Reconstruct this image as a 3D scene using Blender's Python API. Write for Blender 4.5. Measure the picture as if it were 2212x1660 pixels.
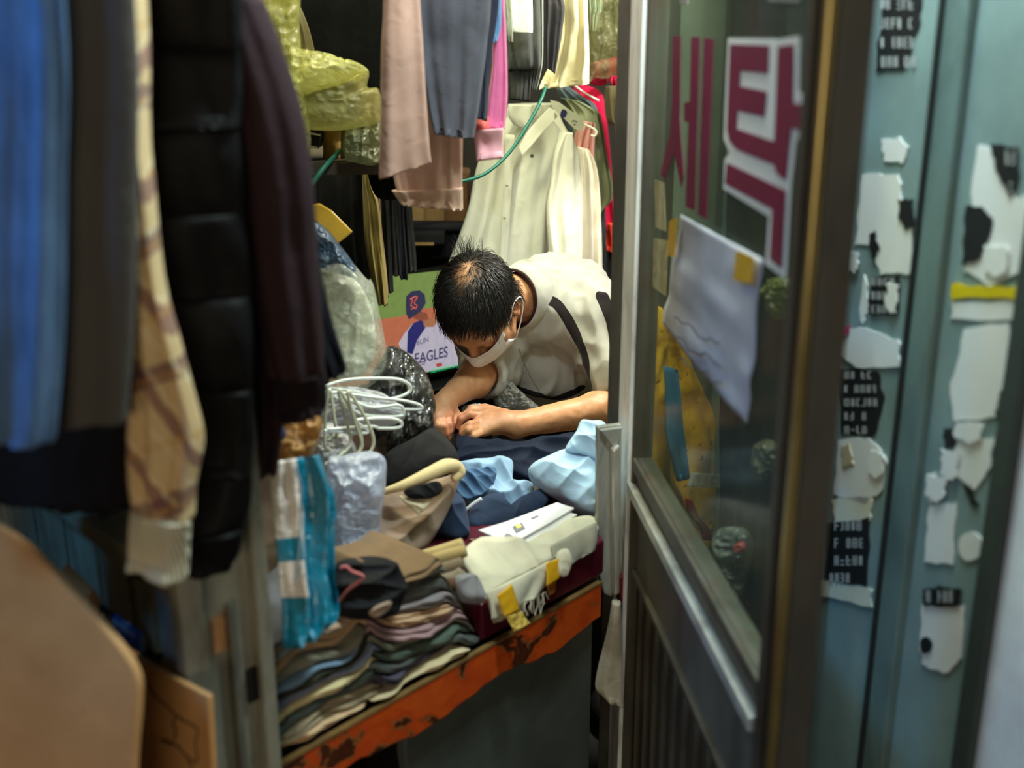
import bpy, bmesh, math, random
import numpy as np
from mathutils import Vector, Matrix
from mathutils.bvhtree import BVHTree

for o in list(bpy.data.objects):
    bpy.data.objects.remove(o)
SC = bpy.context.scene
COL = SC.collection

# ------------------------------------------------------------------ camera
FPX = 2441.0
TH = math.atan(0.3155)
CT, ST = math.cos(TH), math.sin(TH)
CAMZ = 1.55
cam = bpy.data.cameras.new('camera')
camo = bpy.data.objects.new('camera', cam)
COL.objects.link(camo)
camo.location = (0, 0, CAMZ)
camo.rotation_euler = (math.pi / 2 - TH, 0, 0)
cam.sensor_width = 36
cam.lens = FPX / 2212 * 36
cam.clip_start = 0.05
cam.dof.use_dof = True
cam.dof.focus_distance = 2.32
cam.dof.aperture_fstop = 2.5
SC.camera = camo

# ------------------------------------------------------------------ world, exposure, outdoor lights
w = bpy.data.worlds.new('night_alley')
SC.world = w
w.use_nodes = True
w.node_tree.nodes['Background'].inputs[0].default_value = (0.95, 0.9, 0.8, 1)
w.node_tree.nodes['Background'].inputs[1].default_value = 0.020
vs = SC.view_settings
vs.view_transform = 'Standard'
vs.look = 'None'
vs.gamma = 1
vs.exposure = 0.0
vs.use_curve_mapping = False


def area(name, loc, target, size, energy, color, sy=None):
    l = bpy.data.lights.new(name, 'AREA')
    l.energy = energy
    l.color = color
    l.size = size
    if sy:
        l.shape = 'RECTANGLE'
        l.size_y = sy
    o = bpy.data.objects.new(name, l)
    COL.objects.link(o)
    o.location = loc
    d = Vector(target) - Vector(loc)
    o.rotation_euler = d.to_track_quat('-Z', 'Y').to_euler()
    return o


area('camera_side_fill', (-0.35, -1.9, 1.35), (-0.3, 1.3, 0.9), 1.3, 22, (1.0, 0.84, 0.62), 0.7)  # unseen warm light added from the camera side to brighten the lower left
bsl = area('blue_sign_light', (-1.05, 0.35, 2.35), (-0.42, 0.98, 1.5), 0.25, 1.9, (0.10, 0.42, 1.0))
bsl.data.spread = math.radians(50)
area('alley_tube_light', (0.37, 1.30, 2.25), (0.46, 1.30, 1.0), 0.06, 40.0, (0.82, 0.98, 1.0), 0.5)


# ------------------------------------------------------------------ pixel -> place
def ray(u, v):
    a = (u - 1106) / FPX
    b = (830 - v) / FPX
    return np.array([a, CT + b * ST, -ST + b * CT])


CAM = np.array([0, 0, CAMZ])


def P(u, v, Y):
    r = ray(u, v)
    return CAM + r * (Y / r[1])


def PZ(u, v, Z):
    r = ray(u, v)
    return CAM + r * ((Z - CAMZ) / r[2])


class PL:
    """upright or tilted plane in the place: through point p, width direction at yaw (deg), leaning back by tilt (deg)"""
    def __init__(s, p, yaw=0, tilt=0):
        s.p = np.array(p, float)
        y, t = math.radians(yaw), math.radians(tilt)
        s.W = np.array([math.cos(y), math.sin(y), 0])
        s.V = np.array([-math.sin(y) * math.sin(t), math.cos(y) * math.sin(t), math.cos(t)])
        s.N = np.cross(s.W, s.V)

    def pt(s, u, v):
        r = ray(u, v)
        return CAM + r * (np.dot(s.p - CAM, s.N) / np.dot(r, s.N))

    def ab(s, u, v):
        q = s.pt(u, v) - s.p
        return np.dot(q, s.W), np.dot(q, s.V)

    def at(s, a, b, n=0):
        return s.p + s.W * a + s.V * b + s.N * n


def PLY(u, v, Y, yaw=0, tilt=0):
    return PL(P(u, v, Y), yaw, tilt)


# ------------------------------------------------------------------ noise
def _h(ix, iy, iz, seed):
    n = (ix * 374761393 + iy * 668265263 + iz * 1274126177 + seed * 974634777) & 0xffffffff
    n = ((n ^ (n >> 13)) * 1274126177) & 0xffffffff
    n = n ^ (n >> 16)
    return (n & 0xffff) / 65535.0


def vnoise(p, seed=0):
    p = np.asarray(p, float)
    i = np.floor(p).astype(np.int64)
    f = p - i
    f = f * f * (3 - 2 * f)
    r = 0
    for dx in (0, 1):
        for dy in (0, 1):
            for dz in (0, 1):
                wgt = (f[..., 0] if dx else 1 - f[..., 0]) * (f[..., 1] if dy else 1 - f[..., 1]) * (f[..., 2] if dz else 1 - f[..., 2])
                r = r + wgt * _h(i[..., 0] + dx, i[..., 1] + dy, i[..., 2] + dz, seed)
    return r * 2 - 1


def fbm(p, seed=0, oct=3):
    p = np.asarray(p, float)
    r, a = 0, 1.0
    for k in range(oct):
        r = r + a * vnoise(p * (2.03 ** k) + 7.1 * k, seed + k)
        a *= 0.5
    return r


def ridge(p, seed=0):
    return 1 - np.abs(vnoise(p, seed)) * 2


def crs(pts, n, closed=False):
    """Catmull-Rom resample"""
    pts = np.array(pts, float)
    m = len(pts)
    out = []
    for k in range(n):
        t = k / n * m if closed else k / (n - 1) * (m - 1)
        i = int(math.floor(t))
        if not closed:
            i = min(i, m - 2)
        f = t - i
        g = (lambda j: pts[j % m]) if closed else (lambda j: pts[min(max(j, 0), m - 1)])
        p0, p1, p2, p3 = g(i - 1), g(i), g(i + 1), g(i + 2)
        out.append(0.5 * ((2 * p1) + (-p0 + p2) * f + (2 * p0 - 5 * p1 + 4 * p2 - p3) * f * f + (-p0 + 3 * p1 - 3 * p2 + p3) * f ** 3))
    return np.array(out)


# ------------------------------------------------------------------ object making
ORG = {}


def link(o, org, parent=None):
    COL.objects.link(o)
    ORG[o] = np.array(org, float)
    if parent is not None:
        o.parent = parent
        o.location = Vector(ORG[o] - ORG[parent])
    else:
        o.location = Vector(org)
    return o


def tag(o, label=None, cat=None, group=None, kind=None):
    if label:
        o['label'] = label
    if cat:
        o['category'] = cat
    if group:
        o['group'] = group
    if kind:
        o['kind'] = kind
    return o


def thing(name, loc, label, cat, group=None):
    o = bpy.data.objects.new(name, None)
    o.empty_display_size = 0.05
    link(o, loc)
    return tag(o, label, cat, group)


def mk(name, V, F, mat, parent=None, smooth=True, uv=None, attrs=None, mi=None, label=None, cat=None, group=None, kind=None):
    V = np.array(V, float)
    lo, hi = V.min(0), V.max(0)
    org = np.array([(lo[0] + hi[0]) / 2, (lo[1] + hi[1]) / 2, lo[2]])
    me = bpy.data.meshes.new(name)
    me.from_pydata((V - org).tolist(), [], [list(map(int, f)) for f in F])
    mats = mat if isinstance(mat, (list, tuple)) else [mat]
    for m in mats:
        me.materials.append(m)
    if mi is not None:
        me.polygons.foreach_set('material_index', np.array(mi, dtype=np.int32))
    if uv is not None:
        l = me.uv_layers.new(name='UVMap')
        li = np.zeros(len(me.loops), dtype=np.int32)
        me.loops.foreach_get('vertex_index', li)
        l.data.foreach_set('uv', np.array(uv, dtype=np.float32)[li].ravel())
    if attrs:
        for k, a in attrs.items():
            at = me.attributes.new(k, 'FLOAT', 'POINT')
            at.data.foreach_set('value', np.array(a, dtype=np.float32))
    if smooth:
        me.polygons.foreach_set('use_smooth', [True] * len(me.polygons))
    me.update()
    bm = bmesh.new()
    bm.from_mesh(me)
    bmesh.ops.recalc_face_normals(bm, faces=bm.faces)
    bm.to_mesh(me)
    bm.free()
    o = bpy.data.objects.new(name, me)
    link(o, org, parent)
    return tag(o, label, cat, group, kind)


class MB:
    def __init__(s):
        s.V, s.F, s.mi = [], [], []

    def add(s, V, F, m=0):
        k = len(s.V)
        s.V += [tuple(v) for v in V]
        s.F += [[i + k for i in f] for f in F]
        s.mi += [m] * len(F)
        return s

    def box(s, c, ax, hs, m=0):
        c = np.array(c, float)
        X, Y, Z = [np.array(a, float) for a in ax]
        v = [c + X * hs[0] * i + Y * hs[1] * j + Z * hs[2] * k for i in (-1, 1) for j in (-1, 1) for k in (-1, 1)]
        return s.add(v, [(0, 1, 3, 2), (4, 6, 7, 5), (0, 4, 5, 1), (2, 3, 7, 6), (0, 2, 6, 4), (1, 5, 7, 3)], m)

    def prism(s, pts, n, m=0):
        """pts: outline (3D) ; n: extrusion vector"""
        pts = np.array(pts, float)
        n = np.array(n, float)
        k = len(pts)
        F = [list(range(k)), list(range(2 * k - 1, k - 1, -1))]
        F += [(i, (i + 1) % k, (i + 1) % k + k, i + k) for i in range(k)]
        return s.add(np.vstack([pts, pts + n]), F, m)

    def tube(s, path, r, sides=8, m=0, n=None, closed=False):
        p = np.array(path, float)
        if n:
            p = crs(p, n, closed)
        L = len(p)
        rr = np.full(L, r) if np.isscalar(r) else np.interp(np.linspace(0, 1, L), np.linspace(0, 1, len(r)), r)
        V = []
        up = None
        for i in range(L):
            t = p[(i + 1) % L] - p[i - 1] if closed else p[min(i + 1, L - 1)] - p[max(i - 1, 0)]
            t = t / (np.linalg.norm(t) + 1e-9)
            if up is None:
                up = np.array([0, 0, 1.0]) if abs(t[2]) < 0.9 else np.array([1.0, 0, 0])
            up = up - t * np.dot(up, t)
            up /= np.linalg.norm(up) + 1e-9
            b = np.cross(t, up)
            for k in range(sides):
                a = 2 * math.pi * k / sides
                V.append(p[i] + rr[i] * (math.cos(a) * up + math.sin(a) * b))
        F = []
        for i in range(L if closed else L - 1):
            for k in range(sides):
                j = (i + 1) % L
                F.append((i * sides + k, i * sides + (k + 1) % sides, j * sides + (k + 1) % sides, j * sides + k))
        if not closed:
            F.append(list(range(sides)))
            F.append([(L - 1) * sides + k for k in range(sides)][::-1])
        return s.add(V, F, m)

    def build(s, name, mat, parent=None, smooth=False, bevel=0, **k):
        o = mk(name, s.V, s.F, mat, parent, smooth=smooth, mi=s.mi, **k)
        if bevel:
            b = o.modifiers.new('bevel', 'BEVEL')
            b.width = bevel
            b.segments = 2
            b.limit_method = 'ANGLE'
        return o


ZU = np.array([0, 0, 1.0])
XU = np.array([1.0, 0, 0])
YU = np.array([0, 1.0, 0])
AX = (XU, YU, ZU)


def loft(name, rows, pl, th, mat, parent=None, top=None, folds=3, amp=0.008, wr=0.004, seed=0, nr=44, nx=64, power=0.75, hollow=0.012, droop=None, **k):
    """hanging cloth: rows of ((uL,vL),(uR,vR)) outline pixels placed on plane pl, given real thickness th and folds"""
    L = [pl.ab(*r[0]) for r in rows]
    R = [pl.ab(*r[1]) for r in rows]
    if top is not None:
        zt = (top - pl.p[2]) / max(pl.V[2], 0.3)
        L = [(L[0][0], zt)] + L
        R = [(R[0][0], zt)] + R
    L = crs(L, nr)
    R = crs(R, nr)
    V, UV = [], []
    rng = random.Random(seed)
    ph = [rng.uniform(0, 6.28) for _ in range(6)]
    phi = np.linspace(0, 2 * math.pi, nx, endpoint=False)
    c, s_ = np.cos(phi), np.sin(phi)
    x = np.sign(c) * np.abs(c) ** power
    nn = np.sign(s_) * np.abs(s_) ** 0.8
    for i in range(nr):
        y = i / (nr - 1)
        mid = (L[i] + R[i]) / 2
        half = (R[i] - L[i]) / 2
        q = (0.35 + 0.65 * y)
        fo = amp * q * (np.sin(folds * x * math.pi + ph[0] + y * 1.3) + 0.6 * np.sin(folds * 1.9 * x * math.pi + ph[1] - y * 2.1) + 0.35 * np.sin(folds * 3.7 * x + ph[2] + 4 * y))
        a = mid[0] + half[0] * x
        b = mid[1] + half[1] * x
        tt = th * (0.75 + 0.25 * np.sin(ph[3] + 5 * y))
        n = fo + tt / 2 * nn
        q3 = np.stack([a * 18, b * 11, n * 5 + seed * 3.3], -1)
        n = n + wr * fbm(q3, seed, 3)
        pts = pl.p + np.outer(a, pl.W) + np.outer(b, pl.V) + np.outer(n, pl.N)
        V.append(pts)
        UV.append(np.stack([(x + 1) / 2, np.full(nx, 1 - y)], -1))
    V = np.vstack(V)
    UV = np.vstack(UV)
    F = []
    for i in range(nr - 1):
        for j in range(nx):
            F.append((i * nx + j, i * nx + (j + 1) % nx, (i + 1) * nx + (j + 1) % nx, (i + 1) * nx + j))
    # bottom: turned-in hem then closed a little way up; top closed
    base = len(V)
    last = V[(nr - 1) * nx:]
    cen = last.mean(0)
    inner = cen + (last - cen) * 0.93 + pl.V * hollow * 0.4
    inner2 = cen + (last - cen) * 0.86 + pl.V * hollow
    V = np.vstack([V, inner, inner2, [cen + pl.V * hollow * 1.1], [V[:nx].mean(0)]])
    UV = np.vstack([UV, UV[(nr - 1) * nx:nr * nx], UV[(nr - 1) * nx:nr * nx], [[.5, 0]], [[.5, 1]]])
    for j in range(nx):
        j2 = (j + 1) % nx
        F.append(((nr - 1) * nx + j, (nr - 1) * nx + j2, base + j2, base + j))
        F.append((base + j, base + j2, base + nx + j2, base + nx + j))
        F.append((base + nx + j, base + nx + j2, base + 2 * nx))
        F.append((j2, j, base + 2 * nx + 1))
    return mk(name, V, F, mat, parent, uv=UV, **k)


def heap(name, out, pl, hf, hb, mat, parent=None, amp=0.01, sc=12.0, stretch=(1, 1), sharp=False, seed=0, n=84, K=18, p=2.2, smooth_n=None, rot=0, cen=None, cfold=None, **k):
    if sharp:
        n, K = 150, 36
    else:
        n, K = 110, 26
    """crumpled heap: outline pixels on plane pl, swelling hf towards and hb away from the viewer"""
    o = np.array([pl.ab(*q) for q in out])
    o = crs(o, n, True)
    c = np.array(pl.ab(*cen)) if cen else (o.max(0) + o.min(0)) / 2 * 0.5 + o.mean(0) * 0.5
    V, UV = [], []
    lo, hi = o.min(0), o.max(0)
    cr, sr = math.cos(rot), math.sin(rot)

    def disp(ab, n0, edge):
        a2 = (ab[:, 0] * cr + ab[:, 1] * sr) * stretch[0]
        b2 = (-ab[:, 0] * sr + ab[:, 1] * cr) * stretch[1]
        q = np.stack([a2 * sc, b2 * sc, n0 * sc * .5 + seed * 5.7], -1)
        if sharp:
            d = ridge(q, seed) * 0.55 + ridge(q * 2.1 + 3, seed + 1) * 0.42 + ridge(q * 4.3, seed + 2) * 0.26 + ridge(q * 8.1, seed + 3) * .12 - .35
        else:
            d = fbm(q * .6, seed, 2) * .5
            rr_ = random.Random(seed)
            for i_ in range(5):
                an_ = rr_.uniform(-.5, .5) + (0 if i_ < 3 else 1.3)
                fr_ = sc * rr_.uniform(3.4, 6.5)
                w_ = (a2 * math.cos(an_) + b2 * math.sin(an_)) * fr_ + 2.2 * vnoise(q * .55 + 9 * i_, seed + i_) + rr_.uniform(0, 6)
                mk_ = np.clip(vnoise(q * .5 + 31 * i_, seed + 20 + i_) * 1.6 + .35, 0, 1)
                d = d + ((1 - np.abs(np.sin(w_))) ** 1.4 * 1.1 - .35) * mk_ * .75
        return amp * d * edge
    for side in (1, -1):
        for i in range(K if side == 1 else K - 1):
            s = 1 - i / (K - 0.4) if side == 1 else 1 - (i + 1) / (K - 0.4)
            ab = c + (o - c) * s
            prof = max(0.0, 1 - s ** p) ** 0.5
            h = (hf if side == 1 else -hb) * prof
            nn = np.full(n, h)
            edge = 0.35 + 0.65 * prof
            nn = nn + disp(ab, nn, edge) * (1 if side == 1 else 0.6)
            V.append(pl.p + np.outer(ab[:, 0], pl.W) + np.outer(ab[:, 1], pl.V) + np.outer(nn, pl.N))
            UV.append((ab - lo) / (hi - lo))
    V = np.vstack(V)
    UV = np.vstack(UV)
    F = []
    for i in range(K - 1):
        for j in range(n):
            F.append((i * n + j, i * n + (j + 1) % n, (i + 1) * n + (j + 1) % n, (i + 1) * n + j))
    F.append([(K - 1) * n + j for j in range(n)])
    prev = 0
    for i in range(K - 1):
        cur = (K + i) * n
        for j in range(n):
            F.append((prev + (j + 1) % n, prev + j, cur + j, cur + (j + 1) % n))
        prev = cur
    F.append([prev + j for j in range(n)][::-1])
    return mk(name, V, F, mat, parent, uv=UV, **k)


def patch(name, out, pl, th, mat, parent=None, n=0.0, **k):
    b = MB()
    pts = [pl.pt(*q) + pl.N * n for q in out]
    b.prism(pts, pl.N * th)
    return b.build(name, mat, parent, **k)


# ------------------------------------------------------------------ materials
def lin(c):
    r = []
    for x in c[:3]:
        x = x / 255.0
        r.append(x / 12.92 if x <= 0.04045 else ((x + 0.055) / 1.055) ** 2.4)
    return tuple(r) + (1.0,)


class NT:
    def __init__(s, name):
        s.m = bpy.data.materials.new(name)
        s.m.use_nodes = True
        s.t = s.m.node_tree
        s.b = s.t.nodes['Principled BSDF']
        s.out = s.t.nodes['Material Output']

    def n(s, typ, **k):
        nd = s.t.nodes.new(typ)
        for a, v in k.items():
            if a.startswith('i_'):
                nd.inputs[a[2:].replace('_', ' ')].default_value = v
            else:
                setattr(nd, a, v)
        return nd

    def l(s, a, b):
        s.t.links.new(a, b)

    def coord(s, kind='Object', scale=(1, 1, 1)):
        tc = s.n('ShaderNodeTexCoord')
        mp = s.n('ShaderNodeMapping')
        mp.inputs['Scale'].default_value = scale
        s.l(tc.outputs[kind], mp.inputs[0])
        return mp.outputs[0]

    def noise(s, vec, scale, detail=4, rough=.55, dist=0):
        nd = s.n('ShaderNodeTexNoise')
        nd.inputs['Scale'].default_value = scale
        nd.inputs['Detail'].default_value = detail
        nd.inputs['Roughness'].default_value = rough
        nd.inputs['Distortion'].default_value = dist
        if vec is not None:
            s.l(vec, nd.inputs['Vector'])
        return nd.outputs['Fac']

    def ramp(s, fac, stops, interp='LINEAR'):
        r = s.n('ShaderNodeValToRGB')
        r.color_ramp.interpolation = interp
        e = r.color_ramp.elements
        while len(e) < len(stops):
            e.new(0.5)
        for q, (p, c) in zip(e, stops):
            q.position = p
            q.color = c
        s.l(fac, r.inputs[0])
        return r.outputs[0]

    def mix(s, fac, a, b):
        m = s.n('ShaderNodeMix', data_type='RGBA')
        for v, i in ((fac, 0), (a, 6), (b, 7)):
            if hasattr(v, 'is_linked') or hasattr(v, 'links'):
                s.l(v, m.inputs[i])
            else:
                m.inputs[i].default_value = v
        return m.outputs[2]

    def math(s, op, a, b=0.0, c=None):
        m = s.n('ShaderNodeMath', operation=op)
        for v, i in ((a, 0), (b, 1), (c, 2)):
            if v is None:
                continue
            if hasattr(v, 'links'):
                s.l(v, m.inputs[i])
            else:
                m.inputs[i].default_value = v
        return m.outputs[0]

    def bump(s, h, strength, dist=0.002, prev=None):
        b = s.n('ShaderNodeBump')
        b.inputs['Strength'].default_value = strength
        b.inputs['Distance'].default_value = dist
        s.l(h, b.inputs['Height'])
        if prev is not None:
            s.l(prev, b.inputs['Normal'])
        s.l(b.outputs[0], s.b.inputs['Normal'])
        return b.outputs[0]


MC = {}


def fabric(c, var=0.18, weave=700, bump=0.35, rough=0.9, sheen=0.15, wr=1.0):
    lum = sum(c) / 765
    sheen = sheen * min(1, lum * 1.6) if lum > .2 else 0
    key = ('f', tuple(c), var, weave, bump, rough, sheen, wr)
    if key in MC:
        return MC[key]
    t = NT('fabric')
    v = t.coord()
    base = lin(c)
    n1 = t.noise(v, 9, 5, .6)
    col = t.ramp(n1, [(0.25, tuple(x * (1 - var) for x in base[:3]) + (1,)), (0.75, tuple(min(1, x * (1 + var)) for x in base[:3]) + (1,))])
    t.l(col, t.b.inputs['Base Color'])
    t.b.inputs['Roughness'].default_value = rough
    t.b.inputs['Specular IOR Level'].default_value = 0.12
    t.b.inputs['Sheen Weight'].default_value = sheen
    n2 = t.noise(v, weave, 2)
    b1 = t.bump(n2, bump, 0.0008)
    n3 = t.noise(v, 26, 3, .5, .6)
    t.bump(n3, 0.35 * wr, 0.008, b1)
    MC[key] = t.m
    return t.m


def plain(c, rough=0.5, metal=0.0, var=0.1, scale=20, bump=0.1, spec=0.4, emit=0):
    key = ('p', tuple(c), rough, metal, var, scale, bump, spec, emit)
    if key in MC:
        return MC[key]
    t = NT('plain')
    v = t.coord()
    base = lin(c)
    n1 = t.noise(v, scale, 6, .6)
    col = t.ramp(n1, [(0.3, tuple(x * (1 - var) for x in base[:3]) + (1,)), (0.7, tuple(min(1, x * (1 + var)) for x in base[:3]) + (1,))])
    t.l(col, t.b.inputs['Base Color'])
    t.b.inputs['Roughness'].default_value = rough
    t.b.inputs['Metallic'].default_value = metal
    t.b.inputs['Specular IOR Level'].default_value = spec
    if bump:
        t.bump(n1, bump, 0.002)
    if emit:
        t.l(col, t.b.inputs['Emission Color'])
        t.b.inputs['Emission Strength'].default_value = emit
    MC[key] = t.m
    return t.m


def dirty_metal(c, rust=0.35, rough=0.42, metal=0.75, scale=14, name='dirty_metal', seed=0.0):
    t = NT(name)
    v = t.coord('Object', (1, 1, 0.35))
    n1 = t.noise(v, scale, 8, .65, .4)
    n2 = t.noise(v, scale * 3.1, 6, .7)
    base = lin(c)
    dark = tuple(x * .45 for x in base[:3]) + (1,)
    col = t.ramp(n1, [(0.3, dark), (0.55, base), (0.8, tuple(min(1, x * 1.25) for x in base[:3]) + (1,))])
    rs = t.ramp(n2, [(0.62 - rust * .2, (0, 0, 0, 1)), (0.72 - rust * .1, (1, 1, 1, 1))])
    rs2 = t.math('MULTIPLY', rs, rust)
    col = t.mix(rs2, col, lin((92, 58, 34)))
    t.l(col, t.b.inputs['Base Color'])
    t.b.inputs['Metallic'].default_value = metal
    rr = t.math('MULTIPLY_ADD', n1, 0.35, rough - .15)
    t.l(rr, t.b.inputs['Roughness'])
    t.bump(n2, .12, .002)
    return t.m


def film(c, alpha=0.45, rough=0.18, scale=30, name='plastic_film', spec=0.7, trans=0.35):
    """thin crumpled plastic: partly see-through, shiny, lets light through"""
    key = ('film', tuple(c), alpha, rough, scale, trans)
    if key in MC:
        return MC[key]
    t = NT(name)
    v = t.coord()
    n1 = t.noise(v, scale, 5, .6, .8)
    t.b.inputs['Base Color'].default_value = lin(c)
    t.b.inputs['Roughness'].default_value = rough
    t.b.inputs['Specular IOR Level'].default_value = spec
    t.b.inputs['Coat Weight'].default_value = 0.5
    t.b.inputs['Coat Roughness'].default_value = 0.12
    t.bump(n1, .8, .012)
    tr = t.n('ShaderNodeBsdfTranslucent')
    tr.inputs[0].default_value = lin(c)
    m0 = t.n('ShaderNodeMixShader')
    m0.inputs[0].default_value = trans
    t.l(t.b.outputs[0], m0.inputs[1])
    t.l(tr.outputs[0], m0.inputs[2])
    tp = t.n('ShaderNodeBsdfTransparent')
    tp.inputs[0].default_value = tuple(.5 + .5 * x for x in lin(c)[:3]) + (1,)
    m1 = t.n('ShaderNodeMixShader')
    a = t.math('MULTIPLY_ADD', n1, 0.7, alpha - .35)
    a.node.use_clamp = True
    t.l(a, m1.inputs[0])
    t.l(tp.outputs[0], m1.inputs[1])
    t.l(m0.outputs[0], m1.inputs[2])
    t.l(m1.outputs[0], t.out.inputs[0])
    MC[key] = t.m
    return t.m
# ================================================================== STRUCTURE
D = np.array([0.668, 0.744, 0.0])
D /= np.linalg.norm(D)
DN = np.array([-D[1], D[0], 0])           # into the shop, left-back of the doorway line
LW = np.array([-0.68, 0.73, 0.0])
LW /= np.linalg.norm(LW)
BZ = 0.66                                  # worktop height
A0 = np.array([-0.26, 1.252, 0])           # doorway line through the front edge of the worktop
JAMB = np.array([0.215, 1.86, 0])
POST = np.array([-0.375, 1.165, 0])


def wallseg(name, a, b, z0, z1, th, mat, side=1):
    a, b = np.array(a, float), np.array(b, float)
    d = b - a
    d[2] = 0
    n = np.array([-d[1], d[0], 0]) / np.linalg.norm(d) * th * side
    m = MB()
    m.prism([(a[0], a[1], z0), (b[0], b[1], z0), (b[0], b[1], z1), (a[0], a[1], z1)], n)
    return m.build(name, mat, kind='structure')


M_dark_wall = plain((40, 38, 34), .9, var=.25, scale=6)
M_ceil = plain((120, 118, 105), .9)
M_floor = plain((62, 60, 58), .8, var=.3, scale=9, bump=.5)
m = MB()
m.prism([(-2.6, -1.5, -.05), (2.2, -1.5, -.05), (2.2, 3.6, -.05), (-2.6, 3.6, -.05)], (0, 0, .05))
m.build('floor', M_floor, kind='structure')
m = MB()
m.prism([(-0.37, 1.2, 2.62), (0.215, 1.86, 2.62), (0.92, 2.64, 2.62), (0.92, 3.45, 2.62), (-1.95, 3.45, 2.62), (-1.95, 2.86, 2.62)], (0, 0, .06))
m.build('ceiling', M_ceil, kind='structure')
wallseg('wall_back', (0.95, 3.4, 0), (-1.95, 3.4, 0), 0, 2.62, .06, M_dark_wall, -1)
wallseg('wall_right', (0.92, 2.66, 0), (0.92, 3.4, 0), 0, 2.62, .06, M_dark_wall, -1)
M_front = plain((132, 136, 112), .55, var=.18, scale=7, bump=.2)
wallseg('wall_front', JAMB + D * 0.02, JAMB + D * 1.06, 0, 2.62, .05, M_front, 1)
wallseg('wall_above_door', POST + D * .1, JAMB, 2.12, 2.62, .05, M_dark_wall, 1)
# left shop front: lower wall, band of metal panels, dark upper part
LE = POST + LW * 2.2
wallseg('wall_left', POST + LW * .06 + D * .02, LE + D * .02, 0, 0.80, .05, plain((52, 47, 38), .8, var=.4), -1)
wallseg('wall_left_upper', POST + LW * .06 + D * .02, LE + D * .02, 0.97, 2.62, .05, M_dark_wall, -1)
M_band = dirty_metal((186, 182, 148), .35, .5, .15, 10, 'band_metal')
band = wallseg('trim_1', POST + LW * .06 + D * .012, LE + D * .012, 0.80, 0.97, .02, plain((10, 9, 8), .9), -1)
NL = np.array([-LW[1], LW[0], 0])
if np.dot(NL, np.array([0, -1, 0])) < 0:
    NL = -NL
# panels between the dark slots, the ledge above and the lip below
k0 = 0.07
for i, wd in enumerate([0.060, 0.095, 0.105, 0.11, 0.12, 0.12, 0.13, 0.14, 0.15, 0.15, 0.15, 0.15]):
    c = POST + LW * (k0 + wd / 2) + np.array([0, 0, 0.888]) + NL * 0.002
    MB().box(c, (LW, NL, ZU), (wd / 2 - 0.006, 0.008, 0.068)).build('panel', M_band, band, bevel=.002)
    k0 += wd
MB().box(POST + LW * 1.1 + ZU * 0.965 + NL * .012, (LW, NL, ZU), (1.05, .028, .012)).build('ledge', M_band, band, bevel=.003)
MB().box(POST + LW * 1.1 + ZU * 0.803 + NL * .014, (LW, NL, ZU), (1.05, .022, .012)).build('lip', dirty_metal((70, 66, 54), .4, .5, .4), band, bevel=.003)
# corner post of the doorway: aluminium channel with flanges
M_post = dirty_metal((158, 154, 138), .45, .45, .25, 9, 'post_metal')
post = MB()
pc = POST + D * 0.030
PT = 1.32
post.box(pc + ZU * PT, (D, DN, ZU), (0.050, 0.035, PT))
po = post.build('door_1_post', M_post, kind='structure', bevel=.004)
MB().box(POST - D * .022 - DN * .040 + ZU * PT, (D, DN, ZU), (0.016, 0.010, PT)).build('flange', M_post, po, bevel=.003)
MB().box(POST + D * .072 - DN * .038 + ZU * PT, (D, DN, ZU), (0.010, 0.010, PT)).build('flange', M_post, po, bevel=.003)
MB().box(POST + D * .030 - DN * .040 + ZU * .62, (D, DN, ZU), (0.004, 0.006, .30)).build('guide_strip', dirty_metal((170, 168, 155), .2, .35, .8), po, bevel=.002)
MB().box(POST + D * .016 - DN * .0365 + ZU * .885, (D, DN, ZU), (0.008, 0.002, .022)).build('peeled_label', plain((176, 128, 84), .8, var=.3), po)
MB().box(POST + D * .055 - DN * .0365 + ZU * .80, (D, DN, ZU), (0.007, 0.003, .022)).build('latch_slot', plain((14, 13, 12), .7), po)

# neighbour's side wall with painted panels (right of the open door)
RW = PL(P(1840, 830, 1.70), 0, 0)
rp = P(2212, 830, 1.15) - P(1840, 830, 1.50)
RW = PL(P(1840, 830, 1.50), math.degrees(math.atan2(rp[1], rp[0])), 0)
M_teal = plain((124, 148, 148), .45, var=.22, scale=5, bump=.15)
M_tealpost = dirty_metal((110, 136, 136), .15, .5, .2, 8, 'teal_metal')


def rwbox(a0, a1, z0, z1, n0, n1, mat, name, parent=None, kind=None, bevel=0, **k):
    b = MB()
    c = RW.p * np.array([1, 1, 0]) + RW.W * (a0 + a1) / 2 + ZU * (z0 + z1) / 2 + RW.N * (n0 + n1) / 2
    b.box(c, (RW.W, RW.N, ZU), ((a1 - a0) / 2, (n1 - n0) / 2, (z1 - z0) / 2))
    return b.build(name, mat, parent, bevel=bevel, kind=kind, **k)


a_w = RW.ab(2205, 900)[0]
rwall = rwbox(-0.50, 1.2, 0, 2.62, -.06, -.004, M_teal, 'wall_neighbour', kind='structure')
aL, aR = RW.ab(2040, 200)[0], RW.ab(2092, 200)[0]
rwbox(-0.50, aL, 0, 2.6, -.004, 0, M_teal, 'panel', rwall)
rwbox(aR, a_w - .02, 0, 2.6, -.004, 0, M_teal, 'panel', rwall)
rwbox(aL, aR, 0, 2.62, -.004, .012, M_tealpost, 'post', rwall, bevel=.003)
rwbox(aL - .006, aL, 0, 2.62, -.004, .016, plain((38, 46, 46), .6), 'gasket', rwall)
rwbox(a_w - .02, a_w + .012, 0, 2.62, -.004, .014, plain((58, 68, 66), .6), 'post', rwall, bevel=.003)
rwbox(a_w + .012, 1.2, 0, 2.62, -.004, .004, plain((235, 238, 235), .5), 'white_panel', rwall)

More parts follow.
